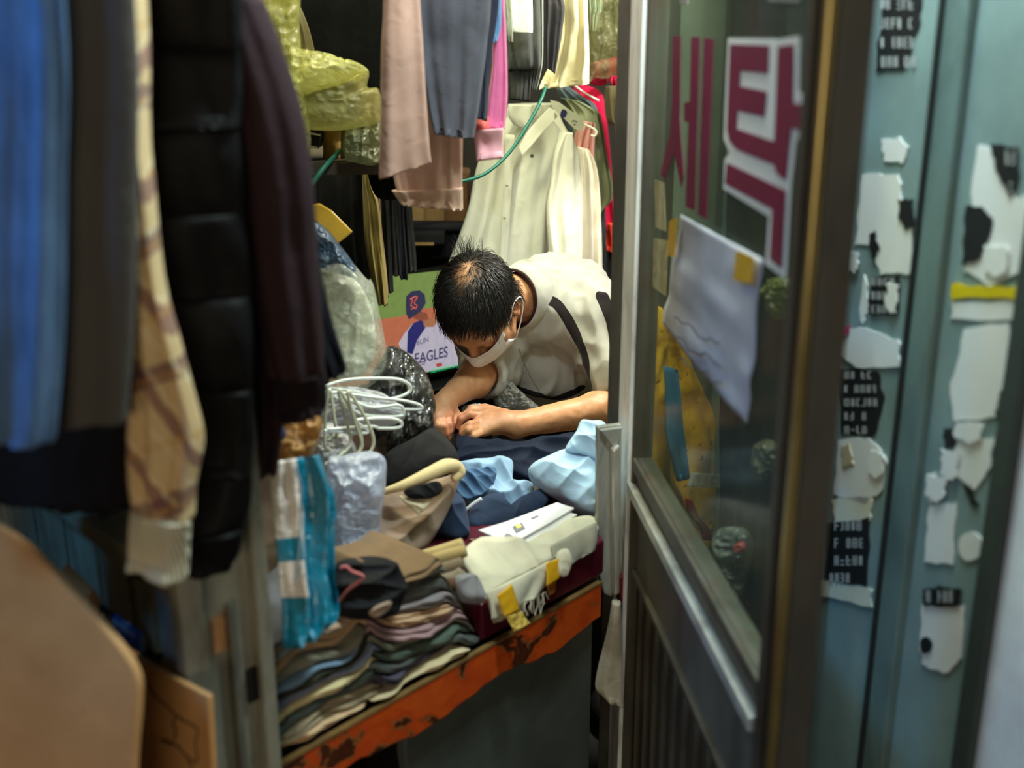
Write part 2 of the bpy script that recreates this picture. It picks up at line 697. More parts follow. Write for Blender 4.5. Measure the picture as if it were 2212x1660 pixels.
# ------------------------------------------------------------------ open door leaf
DP = PL((0.2048, 1.8435, CAMZ - .75), math.degrees(math.atan2(-.9949, .1006)), 0)
M_alu = dirty_metal((190, 190, 178), .22, .42, .35, 11, 'door_aluminium')
M_alu_d = dirty_metal((90, 86, 74), .45, .5, .35, 9, 'door_aluminium_worn')


def dbox(a0, a1, b0, b1, n0, n1, mat, name, parent=None, bevel=.002, **k):
    c = DP.at((a0 + a1) / 2, (b0 + b1) / 2, (n0 + n1) / 2)
    return MB().box(c, (DP.W, DP.N, DP.V), ((a1 - a0) / 2, (n1 - n0) / 2, (b1 - b0) / 2)).build(name, mat, parent, bevel=bevel, **k)


af0, af1 = DP.ab(1353, 500)[0], DP.ab(1402, 500)[0]
an0, an1 = DP.ab(1742, 400)[0], DP.ab(1812, 400)[0]
bg = DP.ab(1404, 1023)[1]
br = DP.ab(1404, 1112)[1]
bk = DP.ab(1404, 1290)[1]
BT = 2.05 - DP.p[2]
BB = -DP.p[2] + .02
door = thing('door_leaf', DP.at(0, BB), 'open aluminium glass door with red Korean lettering and a paper note', 'door')
dbox(af0, af1, BB, BT, -.02, .012, M_alu_d, 'stile', door)
dbox(af0 + .010, af1 - .010, BB, BT, .012, .020, dirty_metal((248, 248, 242), .06, .35, .2, 11, 'bead_highlight'), 'stile_bead', door)  # highlight along the far stile put into a paler bead colour
M_alu_k = dirty_metal((74, 70, 60), .4, .5, .3, 9, 'door_aluminium_dark')
dbox(an0, an1, BB, BT, -.02, .012, M_alu_k, 'stile', door)
dbox(an0 + .022, an0 + .036, BB, BT, .012, .02, M_alu_k, 'stile_bead', door)
dbox(an1 - .014, an1 - .002, BB, BT, .012, .022, dirty_metal((168, 150, 96), .3, .3, .9, 6, 'edge_highlight'), 'highlight_strip', door)  # yellowish highlight on the near stile edge, painted as a metal strip
dbox(af1, an0, br, bg, -.02, .006, M_alu_d, 'rail', door)
dbox(af1 - .01, an0 + .004, br, br + .020, .006, .020, M_alu, 'rail_bead', door)
dbox(af1 - .002, an0 + .004, bg - .022, bg, .006, .014, M_alu_d, 'rail_bead', door)
dbox(af1, an0, BT - .07, BT, -.02, .012, M_alu_d, 'rail', door)
dbox(af1, an0, BB, BB + .09, -.02, .012, M_alu_d, 'rail', door)
dbox(af1, an0, bk, br, -.008, .002, dirty_metal((104, 102, 90), .3, .5, .3, 6, 'kick_plate'), 'kick_plate', door)
dbox(af1, an0, bk - .012, bk, -.01, .010, M_alu_d, 'rail_bead', door)
nr_ = 11
for i in range(nr_):
    x0 = af1 + (an0 - af1) * i / nr_
    x1 = af1 + (an0 - af1) * (i + 1) / nr_
    dbox(x0, x1 - .004, BB + .09, bk - .012, -.012, -.002, dirty_metal((84, 72, 54), .5, .5, .5, 7, 'rib_metal') if i == 0 else bpy.data.materials['rib_metal'], 'panel_slat', door, bevel=.004)
    dbox(x1 - .012, x1 - .004, BB + .09, bk - .012, -.004, .006, M_alu_d, 'panel_rib', door, bevel=.003)
# glass: dusty pane
t = NT('dusty_glass')
v = t.coord('Object', (1, 1, 1))
n1 = t.noise(v, 5, 6, .6, .5)
n2 = t.noise(v, 60, 4, .6)
t.b.inputs['Base Color'].default_value = lin((150, 154, 132))
t.b.inputs['Roughness'].default_value = .12
t.b.inputs['Specular IOR Level'].default_value = .5
tp = t.n('ShaderNodeBsdfTransparent')
tp.inputs[0].default_value = (.88, .92, .86, 1)
mx = t.n('ShaderNodeMixShader')
f = t.math('MULTIPLY_ADD', n1, .11, .01)
f = t.math('MULTIPLY_ADD', n2, .05, f)
t.l(f, mx.inputs[0])
t.l(tp.outputs[0], mx.inputs[1])
t.l(t.b.outputs[0], mx.inputs[2])
t.l(mx.outputs[0], t.out.inputs[0])
dbox(af1 - .002, an0 + .002, bg - .002, BT - .068, -.006, -.002, t.m, 'glass_pane', door, bevel=0)
# lettering stuck on the pane
M_red = plain((104, 5, 50), .45, var=.1)
M_white = plain((200, 200, 196), .6, var=.04)
SE = [[(1453, 78), (1470, 78), (1468, 250), (1477, 380), (1472, 405), (1455, 330), (1436, 388), (1426, 378), (1447, 290), (1452, 220)],
      [(1493, 80), (1511, 80), (1500, 455), (1481, 447), (1487, 265), (1478, 262), (1478, 222), (1490, 220)],
      [(1521, 82), (1541, 84), (1526, 474), (1508, 464)]]
TA = [[(1577, 96), (1660, 98), (1658, 158), (1598, 152), (1597, 186), (1656, 198), (1650, 252), (1592, 238), (1590, 278), (1672, 306), (1680, 100), (1714, 96),
       (1712, 222), (1732, 226), (1729, 280), (1708, 276), (1697, 390), (1676, 374), (1672, 356), (1590, 322), (1576, 305), (1570, 280)],
      [(1570, 352), (1697, 412), (1688, 580), (1662, 560), (1668, 452), (1566, 396)]]
TAW = [[(1570, 82), (1668, 84), (1672, 86), (1724, 78), (1722, 200), (1742, 206), (1738, 305), (1716, 300), (1705, 400), (1694, 604), (1652, 572), (1658, 468), (1560, 408), (1563, 345), (1574, 330), (1561, 300)]]
for pts in TAW:
    patch('letter_outline', pts, DP, .0008, M_white, door, n=-.002)
for pts in SE + TA:
    patch('letter_stroke', pts, DP, .0008, M_red, door, n=-.0006)
# trace of an upper line of lettering at the very top of the pane
for pts in [[(1655, -10), (1725, -8), (1724, 4), (1655, 2)], [(1468, -12), (1482, -12), (1484, 8), (1474, 12), (1466, 4)]]:
    patch('letter_stroke', pts, DP, .0008, plain((120, 118, 112), .6), door, n=-.002)
# paper note and its tapes
M_paper = plain((176, 174, 178), .85, var=.10, scale=14, bump=.6)
note = thing('paper_note', DP.pt(1560, 900), 'creased white paper note taped to the door glass below the lettering', 'paper')


def curved_sheet(name, out, pl, n, bow, mat, parent, res=26, seed=0, **k):
    """thin bowed sheet with thickness from a 4-corner outline (px): TL,TR,BR,BL plus torn edges"""
    c = [np.array(pl.ab(*q)) for q in out]
    V, UV = [], []
    for side in (0, 1):
        for i in range(res):
            for j in range(res):
                x, y = j / (res - 1), i / (res - 1)
                e = (0.004 if res > 20 else 0.0) * math.sin(9 * y + seed) * (1 if j in (0, res - 1) else 0)
                ab = (c[0] * (1 - x) + c[1] * x) * (1 - y) + (c[3] * (1 - x) + c[2] * x) * y
                nn = n + bow * (math.sin(math.pi * x) * .6 + .5 * math.sin(2.2 * y + seed)) + (.0025 if res > 20 else .0006) * float(vnoise(np.array([x * 5 + seed, y * 7, seed]))) + (.0006 if side else 0)
                V.append(pl.at(ab[0] + e, ab[1], nn))
                UV.append((x, 1 - y))
    F = []
    r2 = res * res
    for i in range(res - 1):
        for j in range(res - 1):
            a = i * res + j
            F.append((a, a + 1, a + res + 1, a + res))
            F.append((r2 + a, r2 + a + res, r2 + a + res + 1, r2 + a + 1))
    for j in range(res - 1):
        F.append((j + 1, j, r2 + j, r2 + j + 1))
        q = (res - 1) * res + j
        F.append((q, q + 1, r2 + q + 1, r2 + q))
        F.append((j * res, (j + 1) * res, r2 + (j + 1) * res, r2 + j * res))
        q = j * res + res - 1
        F.append((q + res, q, r2 + q, r2 + q + res))
    return mk(name, V, F, mat, parent, uv=UV, **k)


curved_sheet('sheet', [(1478, 462), (1652, 560), (1612, 918), (1432, 700)], DP, .0012, .004, M_paper, note, seed=2)
# handwriting on the note: illegible pen strokes
ink = MB()
rg = random.Random(4)
for r in range(3):
    x, y = 1470 + r * 4, 690 + 42 * r
    pts = []
    for q in range(12):
        pts.append(DP.pt(x + q * 9, y + q * 5 + rg.uniform(-9, 9)) + DP.N * .009)
    ink.tube(pts, .0011, 5, n=40)
ink.build('pen_writing', plain((70, 68, 80), .8), note, smooth=True)
M_ytape = plain((196, 150, 28), .3, var=.15, spec=.5)
patch('tape', [(1462, 478), (1478, 470), (1474, 556), (1458, 552)], DP, .0010, M_ytape, note, n=.0100)
patch('tape', [(1612, 540), (1650, 556), (1644, 612), (1604, 604)], DP, .0010, M_ytape, note, n=.0105)
tp_ = thing('tape_strip', DP.pt(1425, 500), 'yellowed strips of old tape along the inner edge of the glass', 'tape')
for q in ([(1412, 388), (1432, 396), (1436, 500), (1414, 492)], [(1410, 515), (1440, 520), (1436, 640), (1408, 620)]):
    patch('strip', q, DP, .0006, film((206, 196, 150), .75, .3), tp_, n=-.0019)
# door frame jamb with its tall pull handle
jb = MB().box(JAMB + D * .0 + ZU * 1.06, (D, DN, ZU), (.03, .04, 1.06)).build('door_1_jamb', M_alu_d, kind='structure', bevel=.003)
HP = PLY(1312, 1100, 1.78, 18, 0)
M_hand = dirty_metal((190, 190, 182), .12, .35, .35, 12, 'handle_metal')
b = MB()
b.prism([HP.pt(*q) for q in [(1285, 918), (1338, 912), (1336, 1240), (1316, 1285), (1300, 1278), (1283, 1215)]], HP.N * .012)
hd = b.build('pull_handle', M_hand, jb, bevel=.003, label='tall aluminium pull handle with pointed lower end')
b = MB()
b.prism([HP.pt(*q) + HP.N * .012 for q in [(1310, 960), (1326, 950), (1326, 1268), (1314, 1276)]], HP.N * .016)
b.build('grip', dirty_metal((206, 204, 192), .1, .3, .4, 12, 'grip_metal'), hd, bevel=.004)
b = MB()
b.prism([HP.pt(*q) + HP.N * .012 for q in [(1288, 922), (1336, 916), (1322, 968)]], HP.N * .007)
b.build('corner_bracket', M_hand, hd, bevel=.002)
b = MB()
b.prism([HP.pt(*q) + HP.N * .001 for q in [(1328, 1235), (1344, 1232), (1345, 1290), (1330, 1292)]], HP.N * .02)
b.build('red_latch', plain((110, 20, 28), .4), hd, bevel=.003)

# ------------------------------------------------------------------ workbench
def bench_pt(s, n, z):
    return A0 + D * s + DN * n + ZU * z


M_top = plain((74, 60, 48), .6, var=.3)
bench = thing('workbench', bench_pt(.3, .3, 0), 'work bench with peeling orange front edge and dark grey front panel', 'bench')
m = MB()
tpoly = [(-.325, 1.24), (.15, 1.765), (.145, 1.86), (.265, 2.04), (.39, 2.28), (-.12, 2.40), (-.12, 2.98), (-.85, 2.98), (-.85, 1.82)]
m.prism([(x, y, BZ - .03) for x, y in tpoly], (0, 0, .03))
m.build('worktop', M_top, bench)
t = NT('peeling_orange')
v = t.coord('Object', (1, 1, 1.6))
n1 = t.noise(v, 7, 6, .6, .6)
n2 = t.noise(v, 45, 5, .65)
col = t.ramp(n1, [(.46, lin((232, 96, 30))), (.53, lin((214, 74, 22))), (.545, lin((150, 110, 60))), (.56, lin((46, 26, 16))), (.62, lin((58, 36, 22))), (.65, lin((190, 76, 24)))])
col = t.mix(t.math('MULTIPLY', n2, .5), col, lin((120, 44, 14)))
t.l(col, t.b.inputs['Base Color'])
t.b.inputs['Roughness'].default_value = .42
t.bump(n1, .5, .004)
M_orange = t.m
b = MB()
for s0 in (-0.09,):
    N = 34
    rg = random.Random(3)
    topz, botz = [], []
    pts = []
    for i in range(N + 1):
        s = -.085 + .70 * i / N
        pts.append((s, BZ - .002))
    for i in range(N, -1, -1):
        s = -.085 + .70 * i / N
        pts.append((s, BZ - .068 + .008 * math.sin(s * 22) + rg.uniform(-.003, .003)))
    b.prism([bench_pt(s, 0.012, z) for s, z in pts], -DN * .012)
b.build('edge_board', M_orange, bench, bevel=.002)
MB().box(bench_pt(.265, .0035, BZ + .0005), (D, DN, ZU), (.35, .0045, .002)).build('edge_trim', plain((120, 92, 52), .5, var=.4), bench)
t = NT('grey_panel')
v = t.coord()
n1 = t.noise(v, 6, 7, .65)
col = t.ramp(n1, [(.3, lin((62, 68, 64))), (.7, lin((92, 98, 92)))])
t.l(col, t.b.inputs['Base Color'])
t.b.inputs['Roughness'].default_value = .6
t.bump(t.noise(t.coord('Object', (60, 60, 3)), 5, 4), .2, .002)
b = MB()
b.prism([bench_pt(s, .02, z) for s, z in [(.245, .02), (.62, .02), (.62, BZ - .04), (.20, BZ - .04), (.182, BZ - .058), (.18, BZ - .12)]], DN * .02)
b.build('front_panel', t.m, bench, bevel=.004)
for s, n in ((.02, .06), (.60, .06), (.02, .5), (.45, .5)):
    MB().box(bench_pt(s, n, (BZ - .03) / 2), (D, DN, ZU), (.02, .02, (BZ - .03) / 2)).build('leg', plain((50, 44, 38), .7), bench)
# maroon slab lying on the bench under the white pad
M_maroon = plain((74, 12, 30), .35, var=.2, spec=.5)
b = MB()
b.prism([bench_pt(s, n, BZ + .006) for s, n in [(.335, .012), (.635, .012), (.665, .06), (.665, .25), (.40, .34), (.335, .30)]], ZU * .062)
slab = b.build('maroon_board', M_maroon, bevel=.004, label='glossy maroon pressing board under the white pad on the bench', cat='board')
# ================================================================== PERSON
class Field:
    def __init__(s, lo, hi, h):
        s.lo = np.array(lo, float)
        s.h = h
        s.n = np.ceil((np.array(hi) - s.lo) / h).astype(int) + 1
        s.D = np.full(s.n, 0.08, dtype=np.float32)

    def sub(s, lo, hi, pad):
        a = np.clip(np.floor((np.array(lo) - pad - s.lo) / s.h).astype(int), 0, s.n - 1)
        b = np.clip(np.ceil((np.array(hi) + pad - s.lo) / s.h).astype(int) + 1, 1, s.n)
        if np.any(b <= a):
            return None, None
        ax = [s.lo[i] + s.h * np.arange(a[i], b[i]) for i in range(3)]
        G = np.stack(np.meshgrid(*ax, indexing='ij'), -1).astype(np.float32)
        return (slice(a[0], b[0]), slice(a[1], b[1]), slice(a[2], b[2])), G

    def put(s, sl, d, k, op):
        a = s.D[sl]
        if op == 'add':
            hh = np.maximum(k - np.abs(a - d), 0) / k
            s.D[sl] = np.minimum(a, d) - hh * hh * k / 4
        elif op == 'cut':
            d = -d
            hh = np.maximum(k - np.abs(a - d), 0) / k
            s.D[sl] = np.maximum(a, d) + hh * hh * k / 4

    def cone(s, p, r0, q, r1, k=.01, op='add'):
        p, q = np.array(p, float), np.array(q, float)
        r = max(r0, r1)
        sl, G = s.sub(np.minimum(p, q) - r, np.maximum(p, q) + r, .03 + k)
        if sl is None:
            return
        ab = q - p
        t = np.clip(((G - p) @ ab) / max(np.dot(ab, ab), 1e-9), 0, 1)
        d = np.linalg.norm(G - (p + t[..., None] * ab), axis=-1) - (r0 + (r1 - r0) * t)
        s.put(sl, d, k, op)

    def chain(s, pts, rs, k=.01, op='add'):
        for i in range(len(pts) - 1):
            s.cone(pts[i], rs[i], pts[i + 1], rs[i + 1], k, op)

    def ell(s, c, r, M=np.eye(3), k=.01, op='add'):
        c = np.array(c, float)
        r = np.array(r, float) * (HS if M is HM else 1)
        R = r.max()
        sl, G = s.sub(c - R, c + R, .03 + k)
        if sl is None:
            return
        L = (G - c) @ M
        k0 = np.linalg.norm(L / r, axis=-1)
        k1 = np.linalg.norm(L / (r * r), axis=-1) + 1e-6
        s.put(sl, k0 * (k0 - 1) / k1, k, op)

    def plane_cut(s, c, n, R=.12):
        """remove what lies beyond c along n, within R of c"""
        c = np.array(c, float)
        n = np.array(n, float)
        n /= np.linalg.norm(n)
        sl, G = s.sub(c - R, c + R, 0)
        d = (G - c) @ n
        inside = np.linalg.norm(G - c, axis=-1) < R
        a = s.D[sl]
        s.D[sl] = np.where(inside, np.maximum(a, d), a)

    def mesh(s):
        D, h = s.D, s.h
        nx, ny, nz = D.shape
        sg = D < 0
        cnt = np.zeros((nx - 1, ny - 1, nz - 1), np.int8)
        for dx in (0, 1):
            for dy in (0, 1):
                for dz in (0, 1):
                    cnt += sg[dx:nx - 1 + dx, dy:ny - 1 + dy, dz:nz - 1 + dz]
        act = (cnt > 0) & (cnt < 8)
        idx = np.argwhere(act)
        vid = np.full(act.shape, -1, np.int64)
        vid[act] = np.arange(len(idx))
        C = np.array([(i, j, k) for i in (0, 1) for j in (0, 1) for k in (0, 1)])
        vals = np.stack([D[idx[:, 0] + c[0], idx[:, 1] + c[1], idx[:, 2] + c[2]] for c in C], -1)
        acc = np.zeros((len(idx), 3))
        nn = np.zeros(len(idx))
        for a in range(8):
            for b in range(a + 1, 8):
                if np.abs(C[a] - C[b]).sum() != 1:
                    continue
                va, vb = vals[:, a], vals[:, b]
                cr = (va < 0) != (vb < 0)
                t = np.where(cr, va / np.where(cr, va - vb, 1), 0)
                p = C[a] + t[:, None] * (C[b] - C[a])
                acc[cr] += p[cr]
                nn[cr] += 1
        V = s.lo + h * (idx + acc / nn[:, None])
        F = []
        for ax in range(3):
            o1, o2 = [(1, 2), (2, 0), (0, 1)][ax]
            s0 = [slice(1, -1)] * 3
            s0[ax] = slice(0, -1)
            s1 = list(s0)
            s1[ax] = slice(1, None)
            ch = sg[tuple(s0)] != sg[tuple(s1)]
            e = np.argwhere(ch)
            e[:, o1] += 1
            e[:, o2] += 1
            neg = sg[e[:, 0], e[:, 1], e[:, 2]]
            q = []
            for (d1, d2) in ((-1, -1), (0, -1), (0, 0), (-1, 0)):
                c = e.copy()
                c[:, o1] += d1
                c[:, o2] += d2
                q.append(vid[c[:, 0], c[:, 1], c[:, 2]])
            q = np.stack(q, -1)
            q[~neg] = q[~neg][:, ::-1]
            F.append(q)
        F = np.vstack(F)
        F = F[(F >= 0).all(1)]
        return V, F


def normals(V, F):
    n = np.zeros_like(V)
    fn = np.cross(V[F[:, 2]] - V[F[:, 0]], V[F[:, 3]] - V[F[:, 1]])
    for k in range(4):
        np.add.at(n, F[:, k], fn)
    return n / (np.linalg.norm(n, axis=1, keepdims=True) + 1e-12)


def relax(V, F, it=1, lam=.5):
    for _ in range(it):
        a = np.zeros_like(V)
        c = np.zeros(len(V))
        for i, j in ((0, 1), (1, 2), (2, 3), (3, 0)):
            np.add.at(a, F[:, i], V[F[:, j]])
            np.add.at(a, F[:, j], V[F[:, i]])
            np.add.at(c, F[:, i], 1)
            np.add.at(c, F[:, j], 1)
        V = V + lam * (a / c[:, None] - V)
    return V


# head frame: R right, Uv up in view, Vv towards the viewer
HC = P(1034, 660, 2.28)
vr = ray(1034, 660)
vr /= np.linalg.norm(vr)
Vv = -vr
Uv = np.cross(np.array([1.0, 0, 0]), vr)
Uv /= np.linalg.norm(Uv)
Rv = np.cross(vr, Uv)


def vdir(x, y, z):
    q = Rv * x + Uv * y + Vv * z
    return q / np.linalg.norm(q)


hU = vdir(-.36, .26, .88)
hF = vdir(-.16, -.95, .22)
hF = hF - hU * np.dot(hF, hU)
hF /= np.linalg.norm(hF)
hL = np.cross(hF, hU)
if np.dot(hL, Rv) < 0:
    hL = -hL
HS = .93
HM = np.stack([hL, hF, hU], 1)           # columns: his left, forward, up


def H(x, y, z):
    return HC + HM @ (np.array([x, y, z]) * HS)


NECK = P(1132, 642, 2.42)
S_L = np.array([.185, 2.445, .925])
E_L = P(1372, 872, 2.30)
W_L = P(1115, 918, 2.185)
S_R = np.array([-.055, 2.46, .93])
E_R = P(1060, 796, 2.40)
W_R = P(962, 866, 2.20)

B = Field((-.26, 1.98, .50), (.36, 2.85, 1.22), .0027)
# cranium, face, jaw
B.ell(H(0, -.012, .030), (.074, .094, .086), HM)
B.ell(H(0, .030, -.035), (.060, .062, .080), HM, k=.03)
B.cone(H(-.030, .035, -.085), .028, H(.030, .035, -.085), .028, k=.03)
B.ell(H(0, .062, -.100), (.026, .022, .020), HM, k=.02)
for s in (-1, 1):
    B.ell(H(s * .045, .055, -.035), (.020, .022, .022), HM, k=.02)          # cheekbones
    B.cone(H(s * .012, .088, .018), .011, H(s * .046, .074, .016), .010, k=.015)  # brow
    B.ell(H(s * .031, .096, -.004), (.017, .015, .011), HM, k=.008, op='cut')    # eye socket
    B.ell(H(s * .031, .080, -.005), (.014, .013, .011), HM, k=.004)           # closed lid
    B.ell(H(s * .072, -.010, -.018), (.012, .022, .034), HM, k=.008)          # ear
    B.ell(H(s * .085, -.004, -.016), (.009, .012, .022), HM, k=.006, op='cut')
    B.ell(H(s * .075, .000, -.046), (.008, .009, .010), HM, k=.006)
B.cone(H(0, .090, .004), .009, H(0, .112, -.034), .013, k=.012)
B.ell(H(.013, .100, -.040), (.010, .010, .008), HM, k=.008)
B.ell(H(-.013, .100, -.040), (.010, .010, .008), HM, k=.008)
B.cone(H(-.018, .086, -.064), .009, H(.018, .086, -.064), .009, k=.012)
# neck and trunk (under the shirt)
B.cone(H(0, -.030, -.040), .052, NECK, .050, k=.03)
B.ell((.095, 2.58, .86), (.115, .095, .11), k=.05)
B.ell((.10, 2.66, .72), (.14, .10, .14), k=.05)
B.cone(NECK, .05, (.09, 2.56, .88), .065, k=.03)
# left arm
B.cone(S_L, .048, E_L, .036, k=.03)
B.cone(E_L, .035, E_L * .66 + W_L * .34, .036, k=.02)
B.cone(E_L * .66 + W_L * .34, .036, W_L, .025, k=.02)
# left hand: palm, knuckles, four fingers, thumb
kn = [P(1048, 899, 2.185), P(1042, 910, 2.170), P(1038, 921, 2.156), P(1042, 932, 2.146)]
B.cone(W_L, .026, P(1085, 911, 2.183), .022, k=.015)
for q, r in zip(kn, (.0135, .0135, .013, .012)):
    B.cone(P(1090, 914, 2.180), .018, q, r, k=.012)
fing = [[kn[0], P(1014, 896, 2.165), P(996, 905, 2.158), P(990, 923, 2.160)],
        [kn[1], P(1014, 918, 2.132), P(1000, 929, 2.132), P(996, 941, 2.142)],
        [kn[2], P(1012, 930, 2.118), P(1000, 939, 2.122), P(998, 950, 2.132)],
        [kn[3], P(1022, 942, 2.116), P(1010, 948, 2.120), P(1006, 956, 2.130)]]
for fgr, r in zip(fing, (.0084, .0086, .0082, .0074)):
    B.chain(fgr, [r * 1.15, r, r * .92, r * .8], k=.002)
B.chain([P(1086, 900, 2.195), P(1048, 886, 2.215), P(1020, 888, 2.205), P(1002, 900, 2.190)], [.017, .012, .011, .0085], k=.008)
for a, bq in ((W_L * .5 + E_L * .5, kn[1]),):       # tendon ridge
    pass
# right arm
B.cone(S_R, .046, E_R, .036, k=.03)
B.cone(E_R, .036, E_R * .6 + W_R * .4, .036, k=.02)
B.cone(E_R * .6 + W_R * .4, .036, W_R, .023, k=.02)
knr = [P(966, 898, 2.165), P(955, 902, 2.155), P(945, 903, 2.150), P(937, 900, 2.152)]
for q, r in zip(knr, (.013, .013, .0125, .012)):
    B.cone(P(956, 876, 2.190), .018, q, r, k=.012)
fr = [[knr[0], P(969, 918, 2.140), P(970, 932, 2.138), P(969, 946, 2.145)],
      [knr[1], P(958, 922, 2.128), P(962, 937, 2.130), P(967, 948, 2.140)],
      [knr[2], P(946, 920, 2.124), P(952, 934, 2.128), P(960, 944, 2.138)],
      [knr[3], P(937, 914, 2.130), P(942, 927, 2.132), P(950, 938, 2.140)]]
for fgr, r in zip(fr, (.0084, .0086, .0082, .0074)):
    B.chain(fgr, [r * 1.15, r, r * .92, r * .8], k=.002)
B.chain([P(966, 878, 2.195), P(979, 895, 2.195), P(981, 912, 2.180), P(977, 928, 2.170)], [.016, .012, .011, .0085], k=.008)
V, F = B.mesh()
V = relax(V, F, 1, .5)
nb = normals(V, F)
# veins and tendons on hand and forearm, fine skin relief
V = V + nb * (0.0010 * fbm(V * 55, 3, 2))[:, None]
Lh = (V - HC) @ HM / HS
WHORL = np.array([0.006, -.062, .100])


def scalp_mask(L):
    """1 where hair grows, 0 on the face/neck/ears (head-local coordinates)"""
    x, y, z = L[:, 0], L[:, 1], L[:, 2]
    front = (0.070 - 0.55 * np.abs(x) * 0) - y + 1.0 * (z - .050)
    front = np.where(z > .03, .062 + .42 * (z - .05) - y, (0.004 + .9 * (z + .01)) - y)
    back = z + .070 + .25 * y
    m_ = np.minimum(np.clip(front / .010, 0, 1), np.clip(back / .012, 0, 1))
    ear = ((np.abs(x) - .078) / .020) ** 2 + ((y + .004) / .030) ** 2 + ((z + .022) / .040) ** 2
    m_ = m_ * (np.linalg.norm(L, axis=1) < .17) * np.clip((ear - 1) / .3, 0, 1)
    return m_


sm = scalp_mask(Lh)
bald = np.exp(-(((Lh - np.array([.004, -.040, .112])) / np.array([.026, .032, .05])) ** 2).sum(1))
red = np.exp(-((np.linalg.norm(V - fing[0][2], axis=1) / .03) ** 2)) + np.exp(-((np.linalg.norm(V - fr[0][2], axis=1) / .035) ** 2)) + .9 * np.exp(-((np.linalg.norm(V - H(.075, -.005, -.02), axis=1) / .03) ** 2))
t = NT('skin')
v = t.coord()
n1 = t.noise(v, 30, 5, .6)
n2 = t.noise(v, 260, 3)
skin = t.ramp(n1, [(.3, lin((190, 132, 92))), (.7, lin((212, 156, 112)))])
ar = t.n('ShaderNodeAttribute', attribute_name='red').outputs['Fac']
skin = t.mix(t.math('MULTIPLY', ar, .35), skin, lin((196, 96, 76)))
ah = t.n('ShaderNodeAttribute', attribute_name='scalp').outputs['Fac']
fz = t.math('ADD', ah, t.math('MULTIPLY_ADD', n2, .5, -.25))
fz.node.use_clamp = True
skin = t.mix(fz, skin, lin((26, 22, 20)))
t.l(skin, t.b.inputs['Base Color'])
t.b.inputs['Roughness'].default_value = .5
t.b.inputs['Subsurface Weight'].default_value = .08
t.b.inputs['Subsurface Radius'].default_value = (.01, .004, .002)
t.bump(n2, .15, .001)
BODY_O = np.array([.1, 2.62, 0])
man = mk('person', V, F, t.m, attrs={'scalp': np.clip(sm - bald * .85, 0, 1), 'red': np.clip(red, 0, 1)},
         label='masked man in grey short-sleeved shirt bending over needlework at the bench', cat='person')

# hair: real strands combed away from the crown
sel = np.where(sm > .35)[0]
bv = BVHTree.FromPolygons([Vector(q) for q in V], [list(map(int, f)) for f in F])
rng = np.random.default_rng(7)
hb = MB()
HV, HF_ = [], []
picks = rng.choice(sel, 5200)
for n_, i in enumerate(picks):
    p = V[i] + rng.normal(0, .0015, 3)
    L0 = Lh[i]
    bd = bald[i]
    if rng.random() < bd * .80:
        continue
    rad = L0 - WHORL
    nl = HM.T @ nb[i]
    tang = rad - nl * np.dot(rad, nl)
    tl = np.linalg.norm(tang) + 1e-6
    tang = tang / tl
    swirl = np.cross(nl, tang)
    # combed forward on top, down at the sides
    dirv = tang * .9 + swirl * .25 + np.array([0, .25 if L0[2] > .05 else 0, -.25 if L0[2] < .05 else 0])
    dirv += rng.normal(0, .16, 3)
    ln = rng.uniform(.024, .046) * (1.0 - .45 * bd) * (.75 if L0[2] < .0 else 1)
    lift = rng.uniform(.16, .42)
    cur = p.copy()
    dv = HM @ dirv
    nv = nb[i]
    dv /= np.linalg.norm(dv)
    pts = [cur - nv * .002]
    dd = dv + nv * lift * 1.7
    for k in range(4):
        dd = dd / np.linalg.norm(dd)
        cur = cur + dd * ln / 4
        pts.append(cur.copy())
        hit = bv.find_nearest(Vector(cur))
        if hit[0] is not None:
            nn_ = np.array(hit[1])
            off = np.dot(cur - np.array(hit[0]), nn_)
            dd = dd - nn_ * (0.35 if off > .005 else -.15)
            dd[2] -= .05
    base = len(HV)
    side = np.cross(dv, nv)
    r = rng.uniform(.0006, .0012)
    for k, q in enumerate(pts):
        rr = r * (1 - .75 * k / 4)
        HV += [q + side * rr, q - side * rr * .5 + nv * rr * .9, q - side * rr * .5 - nv * rr * .9]
    for k in range(4):
        for e in range(3):
            a = base + k * 3
            HF_.append((a + e, a + (e + 1) % 3, a + 3 + (e + 1) % 3, a + 3 + e))
# a tuft standing up at the back of the crown
for n_ in range(60):
    b0 = H(rng.normal(-.004, .014), -.088 + rng.normal(0, .008), .092 + rng.normal(0, .006))
    e = Uv * rng.uniform(.02, .042) + Rv * rng.normal(-.004, .012) + Vv * rng.normal(.0, .01)
    base = len(HV)
    for k in range(5):
        q = b0 + e * (k / 4) + Rv * .006 * (k / 4) ** 2 * (1 if n_ % 2 else -1)
        rr = .0008 * (1 - .75 * k / 4)
        HV += [q + Rv * rr, q - Rv * rr * .5 + Vv * rr, q - Rv * rr * .5 - Vv * rr]
    for k in range(4):
        for e2 in range(3):
            a = base + k * 3
            HF_.append((a + e2, a + (e2 + 1) % 3, a + 3 + (e2 + 1) % 3, a + 3 + e2))
t = NT('hair')
t.b.inputs['Base Color'].default_value = lin((30, 27, 24))
t.b.inputs['Roughness'].default_value = .38
t.b.inputs['Specular IOR Level'].default_value = .5
hair = mk('hair', HV, HF_, t.m, man, label='short black hair thinning at the crown')

